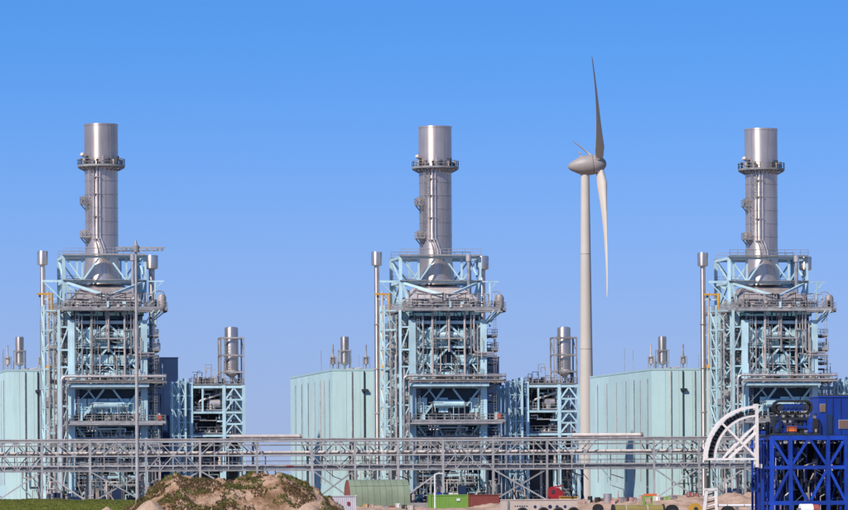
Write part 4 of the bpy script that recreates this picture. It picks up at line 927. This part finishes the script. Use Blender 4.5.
# olive pipes
def big_pipe(px0, px1, ytop, Y, label, m='olive', r=.75, stand=-1.0, ends=True):
    x0, x1 = place(px0, Y), place(px1, Y); zt = at((px0+px1)/2, ytop, Y).z
    t = thing('steel_pipe', label, 'pipe', ((x0+x1)/2, Y, stand), 'large steel pipes in the foreground'); L = (x1-x0)/2; zc = zt-r-stand
    MB().tube([(-L, 0, zc), (L, 0, zc)], r, 28).build('pipe_wall', m, t)
    for x in (-L, L): MB().tube([(x-.12, 0, zc), (x+.12, 0, zc)], r+.09, 28).build('end_ring', 'rubber', t)
    for x in (-L*.6, 0, L*.6): MB().b6(x-.2, x+.2, -r*.8, r*.8, 0, zc-r*.75).build('timber_support', 'warm', t)
    for x in (-L*.5, L*.35): MB().tube([(x-.05, 0, zc), (x+.05, 0, zc)], r+.03, 28).build('weld_band', 'warm', t)
    return t
big_pipe(613, 663, 505.0, 556, 'olive yellow steel pipe with dark end rings below the right hall')
big_pipe(717, 757, 504.4, 560, 'thin white pipe lying before the sand by the blue tower', 'white', r=.16, stand=-1.0)
def reel(px, py, r, Y, label, m):
    c = at(px, py, Y); t = thing('cable_reel', label, 'reel', (c.x, Y, -1.0), 'round reels along the foreground'); zc = c.z+1
    for y in (-.45, .45): MB().tube([(0, y-.05, zc), (0, y+.05, zc)], r, 26).build('flange', m, t); MB().tube([(0, y-.07-.04, zc), (0, y-.051, zc)], r*.35, 18).build('hub_plate', 'dark', t)
    MB().tube([(0, -.4, zc), (0, .4, zc)], r*.72, 22).build('drum', 'rubber', t)
    MB().b6(-r*.8, r*.8, -.5, .5, 0, max(.05, zc-r*.9)).build('cradle', 'warm', t)
reel(598, 509, .62, 557, 'dark cable reel left of the olive pipe', 'rubber'); reel(695, 509, .75, 557, 'ochre round reel right of the olive pipe', 'yellow'); reel(672, 511, .8, 557, 'black cable reel right of the olive pipe end', 'rubber'); reel(728, 513, .9, 557, 'black cable reel under the white pipe', 'rubber')
# drums, pallets and crates
def drum(px, py, Y, r, h, m, label):
    c = at(px, py, Y); t = thing('steel_drum', label, 'drum', (c.x, Y, sh1(c.x, Y)-.08), 'drums on the bank'); MB().lathe([(r, 0), (r, h*.33), (r*1.05, h*.35), (r, h*.37), (r, h*.65), (r*1.05, h*.67), (r, h*.69), (r, h*.98), (r*.94, h)], 20).build('barrel', m, t)
    MB().lathe([(r*1.04, 0), (r*1.04, .05)], 20, (0, 0, h)).build('lid', 'galv', t)
drum(607.5, 498.2, 650, .62, 1.4, 'clad', 'silver drum beside the pale hall foot'); drum(590, 499, 650, .35, .9, 'rubber', 'black drum beside the turbine foot')
drum(597.5, 500, 650, .42, .8, 'rubber', 'black squat drum left of the silver drum'); drum(641, 500, 650, .3, .9, 'pink', 'pink drum left of the green crate rack')
rr = random.Random(4)
looks = [('pink', 'faded pink'), ('warm', 'grey brown'), ('brick_red', 'dull red'), ('cream', 'cream'), ('white', 'white'), ('rubber', 'black'), ('lime', 'green'), ('orange', 'orange'), ('yellow', 'yellow')]
spots = [(583, 500.5, 0), (588, 502, 3), (603, 502, 2), (613, 501, 0), (618, 500.5, 2), (623, 501, 1), (628, 500, 5), (633, 501, 0), (637, 502, 3), (657, 500, 4), (661, 501, 1), (667, 498.5, 6), (673, 497, 1), (690, 495, 2), (696, 496, 2), (366, 502, 8), (372, 505, 0), (386, 503, 1), (392, 502.5, 2), (398, 504.5, 4), (404, 503.5, 5), (411, 505, 3), (344, 505.5, 3), (424, 506, 0), (508, 501, 1)]
wheres = ['beside the turbine foot', 'right of the turbine foot', 'before the hall foot near the silver drum', 'right of the silver drum', 'below the pink cone', 'right of the pink cone', 'before the dark hall door', 'right of the dark hall door', 'left of the green crate rack', 'right of the green crate rack', 'two along from the green crate rack', 'on the sand below the right rack', 'on the sand left of the white lattice foot', 'on the sand below the rack leg', 'just left of the white lattice foot',
          'before the left end of the green shed', 'right of the orange crate before the green shed', 'before the middle of the green shed', 'before the shed, right of its middle', 'white before the right half of the shed', 'below the right end of the green shed', 'between the green shed and lime container', 'at the right end of the white box', 'at the left foot of the lime container', 'left of the pontoon end']
for (px, py, k), wh in zip(spots, wheres):
    Y = 649+(k % 3); c = at(px, py, Y); m, nm = looks[k]; wdt = rr.uniform(.25, .55); hh = rr.uniform(.4, .85)
    if wh.startswith('white'): wh = wh[6:]
    t = thing('crate', nm+' crate on the bank '+wh, 'crate', (c.x, Y, sh1(c.x, Y)-.1), 'crates strewn along the bank', rr.uniform(-.5, .5))
    MB().b6(-wdt, wdt, -.35, .35, 0, hh*.9).build('box', m, t); MB().b6(-wdt*1.06, wdt*1.06, -.38, .38, hh*.9, hh).build('lid', m, t)
    for x in (-wdt*.6, wdt*.6): MB().b6(x-.06, x+.06, -.39, -.352, .05, hh*.88).build('batten', 'warm', t)
c = at(618, 492.5, 651); t = thing('pink_cone', 'slim pink cone standing before the right hall', 'cone', (c.x, 651, sh1(c.x, 651)-.02)); MB().lathe([(.3, 0), (.3, .1), (.14, .12), (.05, 1.8)], 14).build('cone_body', 'pink', t); MB().b6(-.34, .34, -.34, .34, -.1, .03).build('base_plate', 'rubber', t)
c = at(648, 496, 640); t = thing('crate_rack', 'bright green steel rack with orange cover before the right hall', 'rack', (c.x, 640, -1.0)); hh = c.z+1
for x in (-.62, .55):
    for y in (-.4, .4): B('post', t, (x, y, 0), (x, y, hh), .22 if x < 0 else .12, .16, 'lime')
for z in (.9, hh-.1): B('rail', t, (-.52, -.4, z), (.49, -.4, z), .12, .2, 'lime')
MB().b6(-.45, .42, -.3, .35, 0, hh*.6).build('load', 'pink', t); MB().b6(-.55, 1.2, -.5, .5, hh, hh+.32).build('cover', 'orange', t)
# red loader behind the pontoon
def loader():
    Y = 690; c0 = at(555, 498, Y); t = thing('red_loader', 'red loader machine with raised bonnet behind the pontoon', 'loader', (c0.x, Y, -1.0)); z = c0.z+1
    MB().add([(-1.15, -.8, z-.7), (1.3, -.8, z-.7), (1.3, .8, z-.7), (-1.15, .8, z-.7), (-1.0, -.7, z+1.5), (.5, -.7, z+1.6), (.5, .7, z+1.6), (-1.0, .7, z+1.5), (1.3, -.7, z+.8), (1.3, .7, z+.8)],
             [(0, 1, 8, 5, 4), (3, 7, 6, 9, 2), (4, 5, 6, 7), (5, 8, 9, 6), (1, 2, 9, 8), (0, 4, 7, 3), (0, 3, 2, 1)]).build('body', 'red', t)
    MB().b6(-.7, -.2, -.80, -.70, z+.7, z+1.2).build('pane', 'glass', t); MB().bar((-.9, -.5, z+1.6), (1.1, -.5, z+1.9), .2, .24).build('boom', 'red', t)
    for x in (-.8, .9): MB().tube([(x, -1.0, .75), (x, -.7, .75)], .75, 20).build('wheel', 'rubber', t); MB().tube([(x, .7, .75), (x, 1.0, .75)], .75, 20).build('wheel', 'rubber', t)
    MB().b6(.4, 1.1, -.86, -.8, z-.2, z+.4).build('grille', 'brick_red', t)
    MB().b6(-.9, 1.0, -.6, .6, .7, z-.6).build('chassis', 'dark', t)
    c1 = at(568, 496.8, Y-3); q = thing('yellow_beam', 'yellow orange steel beam lying behind the pontoon deck', 'beam', (c1.x, Y-3, -1.0)); zz = c1.z+1
    MB().b6(-1.4, 1.4, -.3, -.26, zz-.5, zz).build('web', 'yellow', q); MB().b6(-1.4, 1.4, -.5, .0, zz, zz+.06).build('flange', 'yellow', q)
    for x in (-1, 1): MB().b6(x-.15, x+.15, -.5, 0, 0, zz-.5).build('trestle', 'warm', q)
loader()

# ================================================================== blue tower with tensioner, white quadrant
def blue():
    Y = 430.0; o = at(790, 500, Y); ox = o.x
    t = thing('blue_tower', 'royal blue lattice tower of a cable laying machine at the right edge', 'machine', (ox, Y, -1.4))
    def P(px, py, y=0): q = at(px, py, Y+y); return Vector((q.x-ox, y, q.z+1.4))
    x_of = lambda px: P(px, 470).x; zt = P(800, 438).z; zm = P(800, 467.5).z; zb = P(800, 503).z; D = 5.5; Bm = 'blue'
    cols = [x_of(772), x_of(790.5), x_of(828), x_of(846), x_of(885)]
    for y in (0, D):
        for x in cols: B('column', t, (x, y, 0), (x, y, zt+.2), .36, .34, Bm)
        for z, h in ((zt, .42), (zm, .36), (zb, .4)):
            for a, c in zip(cols, cols[1:]): B('beam', t, (a+.18, y, z), (c-.18, y, z), .3, h, Bm)
        for (a, za), (c, zc) in (((0, zt), (1, zm)), ((1, zm), (1.5, zt)), ((1.5, zt), (2, zm)), ((2, zm), (3, zt)), ((3, zt), (4, zm)),
                                 ((0, zb), (1, zm)), ((1, zm), (1.45, zb)), ((1.5, zb), (2, zm)), ((2, zm), (3, zb)), ((3, zb), (4, zm))):
            f = lambda k: cols[int(k)]+(cols[min(4, int(k)+1)]-cols[int(k)])*(k-int(k))
            p = Vector((f(a), y, za)); q = Vector((f(c), y, zc)); d = (q-p).normalized(); B('brace', t, p+d*.3, q-d*.3, .24, .24, Bm)
    for x in (cols[0], cols[1], cols[2], cols[4]):
        for z in (zt, zm, zb): B('beam', t, (x, .17, z), (x, D-.17, z), .28, .34, Bm)
        B('brace', t, (x, .3, zm+.2), (x, D-.3, zt-.3), .22, .22, Bm); B('brace', t, (x, D-.3, zb+.2), (x, .3, zm-.3), .22, .22, Bm)
    for i in range(9):
        x = cols[0]+.7+i*1.15; B('inner_post', t, (x, 2.7+.4*(i % 3), 0), (x, 2.7+.4*(i % 3), zt-.2), .15, .15, Bm)
        B('inner_brace', t, (x, 2.2, zb if i % 2 else zm), (x+1.0, 2.2, zm if i % 2 else zt-.2), .12, .12, Bm)
    for y in (1.4, 2.8, 4.2): B('column', t, (cols[0], y, 0), (cols[0], y, zt), .26, .26, Bm)
    for y in (.7, 2.1, 3.5, 4.9): B('guide_post', t, (cols[0]-.8, y, 0), (cols[0]-.8, y, zt-.6+.1*y), .2, .2, Bm)
    B('beam', t, (cols[0]-.8, .3, zt-.8), (cols[0]-.8, D, zt-.8), .25, .25, Bm); B('beam', t, (cols[0]-.8, 0.2, zm), (cols[0], 0.2, zm), .2, .25, Bm)
    MB().b6(cols[0]-.3, cols[4], -.1, D+.1, zt+.21, zt+.3).build('deck', 'navy', t)
    # dark machinery inside
    rr = random.Random(8)
    for i in range(170):
        x = rr.uniform(cols[0]+.2, cols[4]-.5); y = rr.uniform(1.0, 4.8); z = rr.uniform(0, zt-1); k = rr.random()
        if k < .4: MB().b6(x, x+rr.uniform(.1, .5), y, y+.4, z, min(zt-.4, z+rr.uniform(.2, 1.1))).build('machine_box', rr.choice(['dark', 'navy', 'blue', 'dark', 'warm', 'soot', 'galv']), t)
        else: MB().tube([(x, y, z), (x, y, min(zt-.3, z+rr.uniform(.8, 3))), (x+rr.uniform(.3, 1.2), y, min(zt-.2, z+2))], rr.uniform(.03, .09), 7).build('machine_pipe', rr.choice(['galv', 'white', 'blue', 'warm', 'dark']), t)
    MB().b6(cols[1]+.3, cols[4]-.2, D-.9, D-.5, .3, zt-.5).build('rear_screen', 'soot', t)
    # cabin
    cz0 = zt+.3; cz1 = P(835, 397).z; cx0 = x_of(821.5)
    cb = MB().b6(cx0, x_of(905), 1.0, 4.5, cz0, cz1).build('cabin', Bm, t); MB().b6(cx0-.08, x_of(905), .92, 4.58, cz1, cz1+.1).build('cabin_roof', Bm, cb)
    for a, c_, z0, z1 in ((823.3, 827.6, 404.5, 411.5), (842, 851, 420.5, 428)):
        wf = MB().b6(x_of(a)-.07, x_of(c_)+.07, .93, .998, P(0+a, z1, 1).z-.07, P(a, z0, 1).z+.07).build('window_frame', 'galv', cb); MB().b6(x_of(a), x_of(c_), .9, .928, P(a, z1, 1).z, P(a, z0, 1).z).build('pane', 'window_brown', wf)
    for px in (829.5, 836, 844): MB().b6(x_of(px)-.04, x_of(px)+.04, .95, .997, cz0+.1, cz1-.1).build('panel_joint', 'navy', cb)
    MB().b6(x_of(830.5), x_of(835), .94, .996, cz0+.05, cz0+2.0).build('cabin_door', 'navy', cb)
    MB().rail([(cx0, 1.1, cz1+.1), (x_of(905), 1.1, cz1+.1)], .5, .035, 1.1).build('roof_railing', 'dark', cb)
    # caterpillar tensioner: an oval belt of pads round a blue frame
    x0, x1 = x_of(777), x_of(814.5); z0, z1 = P(795, 413.5).z, P(795, 401).z; rd = (z1-z0)/2; zc = (z0+z1)/2
    per = 2*(x1-x0-2*rd)+2*math.pi*rd; n = 44
    for i in range(n):
        s = per*i/n; st = x1-x0-2*rd
        if s < st: p = (x0+rd+s, z1); a = 0
        elif s < st+math.pi*rd: an = (s-st)/rd; p = (x1-rd+rd*math.sin(an), zc+rd*math.cos(an)); a = -an
        elif s < 2*st+math.pi*rd: p = (x1-rd-(s-st-math.pi*rd), z0); a = math.pi
        else: an = (s-2*st-math.pi*rd)/rd; p = (x0+rd-rd*math.sin(an), zc-rd*math.cos(an)); a = math.pi-an
        ob = MB().box((0, 0, 0), (per/n*.86, 1.0, .2)).build('track_pad', 'rubber', t, (p[0], 1.3, p[1])); ob.rotation_euler = (0, -a, 0)
    MB().b6(x0+rd, x1-rd, 1.0, 1.6, zc-rd*.55, zc+rd*.55).build('tensioner_frame', Bm, t)
    for x in (x0+rd, x1-rd): MB().tube([(x, .95, zc), (x, 1.65, zc)], rd*.6, 18).build('sprocket', 'dark', t)
    for i in range(6): x = x0+rd+(x1-x0-2*rd)*(i+.5)/6; MB().tube([(x, .9, zc), (x, 1.0, zc)], .16, 12).build('roller', 'navy', t)
    for px in (783, 791, 799, 808): B('tensioner_leg', t, (x_of(px), 1.3, cz0), (x_of(px), 1.3, z0-.12), .2, .3, 'dark' if px in (791, 799) else Bm)
    B('tensioner_beam', t, (x_of(779), 1.1, z0-.5), (x_of(815), 1.1, z0-.5), .3, .26, 'dark'); B('tensioner_beam', t, (x_of(779), 1.1, z0-1.3), (x_of(815), 1.1, z0-1.3), .25, .25, Bm)
    B('tensioner_brace', t, (x_of(776), 1.1, cz0), (x_of(783), 1.1, z0-.6), .18, .18, Bm); B('tensioner_brace', t, (x_of(819), 1.1, cz0), (x_of(810), 1.1, z0-.6), .18, .18, Bm)
    MB().b6(x_of(783), x_of(796), 1.2, 1.8, P(790, 395.5).z-.1, P(790, 391).z).build('control_box', 'cream', t) if False else None
    MB().b6(x_of(788), x_of(798), .3, .9, cz0+.35, cz0+.85).build('orange_box', 'orange', t); MB().b6(x_of(787), x_of(799), .25, .95, cz0, cz0+.34).build('plinth', 'dark', t)
    MB().rail([(cols[0]-.2, .05, cz0), (cx0-.1, .05, cz0)], 1.1, .05, .8).build('railing', 'dark', t)
    for i in range(46):
        x = rr.uniform(cols[0]-.2, cx0-.4); h = rr.uniform(.3, 2.0); MB().b6(x, x+rr.uniform(.15, .5), rr.uniform(.3, 2), rr.uniform(2.1, 3), cz0, cz0+h).build('deck_gear', rr.choice(['dark', 'navy', 'blue', 'blue', 'blue', 'soot', 'warm']), t)
    q = thing('drum_winch', 'pale drum winch at the foot of the blue tower', 'winch', (x_of(805.5)+ox, Y-1.2, -1.4)); z = P(805, 507).z
    MB().tube([(-.9, 0, z-.3), (.35, 0, z-.3)], .6, 20).build('drum', 'white', q); MB().tube([(.36, 0, z-.3), (.95, 0, z-.3)], .55, 20).build('motor', 'brick_red', q)
    for x in (-1.0, 1.0): MB().b6(x-.08, x+.08, -.5, .5, 0, z-.1).build('bearing_stand', 'galv', q)
    # white quadrant chute
    cx, cz = P(757, 459, -.3).x, P(757, 459, -.3).z; s = px_per_m(Y, 757); Ro, Ri = 52/s, 43/s
    k = thing('white_quadrant', 'white quarter-circle chute frame on the left of the blue tower', 'chute', (cx+ox, Y-.3, cz-1.4)); Wm = 'quad_white'
    def arc(r, w_, y, name, m):
        mb = MB(); N = 24
        for i in range(N):
            a0 = math.pi/2+math.pi/2*i/N; a1 = math.pi/2+math.pi/2*(i+1)/N
            mb.add([((r+e)*math.cos(a), y+f, (r+e)*math.sin(a)) for a in (a0, a1) for f in (-.12, .12) for e in (-w_/2, w_/2)], [(0, 1, 5, 4), (2, 6, 7, 3), (0, 4, 6, 2), (1, 3, 7, 5)] + ([(0, 2, 3, 1)] if i == 0 else []) + ([(4, 5, 7, 6)] if i == N-1 else []))
        mb.build(name, m, k)
    for y in (0, .7): arc(Ro, .26, y, 'outer_arc', Wm); arc(Ri, .19, y, 'inner_arc', Wm)
    mb = MB(); N = 19
    for i in range(N):
        a = math.pi/2+math.pi/2*(i+.5)/N; mb.bar(((Ri+.14)*math.cos(a), .35, (Ri+.14)*math.sin(a)), ((Ro-.3)*math.cos(a), .35, (Ro-.3)*math.sin(a)), .16, .5)
    mb.build('roller_bed', 'dark', k)
    for y in (0, .7):
        B('chord', k, (-Ro-.15, y, 0), (.1, y, 0), .2, .2, Wm); B('upright', k, (0, y, -.8), (0, y, Ro+.3), .3, .26, Wm)
        a = R(135); B('spoke', k, (.0, y-.02, .1), (Ro*math.cos(a), y-.02, Ro*math.sin(a)), .17, .2, Wm)
        for dd in (0, .75): B('spoke', k, (-3.4+dd, y+.03, .1), (-.1, y+.03, 3.3-dd), .15, .17, Wm)
    for p in ((-Ro, 0), (0, Ro), (0, 0)): B('spacer', k, (p[0], .18, p[1]+.05), (p[0], .55, p[1]+.05), .16, .16, Wm)
    B('bracket', k, (.2, .3, -.7), (.55, .3, -.7), .3, .4, Wm); B('bracket', k, (.2, .3, 2.6), (.9, .3, 2.6), .3, .3, Bm)
    # cable hanging from the chute and the white foot frame
    cb0 = P(709.5, 459, .3); cz1 = P(709.5, 488, .3)
    cbl = MB().tube([(0, 0, 0), (0, 0, cb0.z-cz1.z)], .09, 8).build('hanging_cable', 'dark', loc=(cz1.x+ox, Y+.3, cz1.z-1.4)); tag(cbl, 'dark cable hanging below the white quadrant', 'cable')
    fo = P(710, 490, .3); j = thing('cable_guide', 'white ladder-like cable guide foot below the quadrant', 'cable guide', (fo.x+ox, Y+.3, -1.4)); H = fo.z
    mb = MB(); 
    for xt, xb in ((-.35, -.95), (.55, .7)):
        pts = [(xb+(xt-xb)*(u**.6), 0, H*u) for u in (0, .35, .6, .8, 1)]
        m2 = MB()
        for a, c_ in zip(pts, pts[1:]): m2.bar(a, c_, .26, .3)
        m2.build('side_rail', Wm, j)
    B('top_rail', j, (-.7, 0, H+.05), (.75, 0, H+.05), .3, .22, Wm)
    for i in range(6): u = .3+.11*i; B('rung', j, (-.35-.3*(1-u), .0, H*u), (.55, .0, H*u+.25), .12, .12, 'soot' if i % 2 else Wm)
blue()
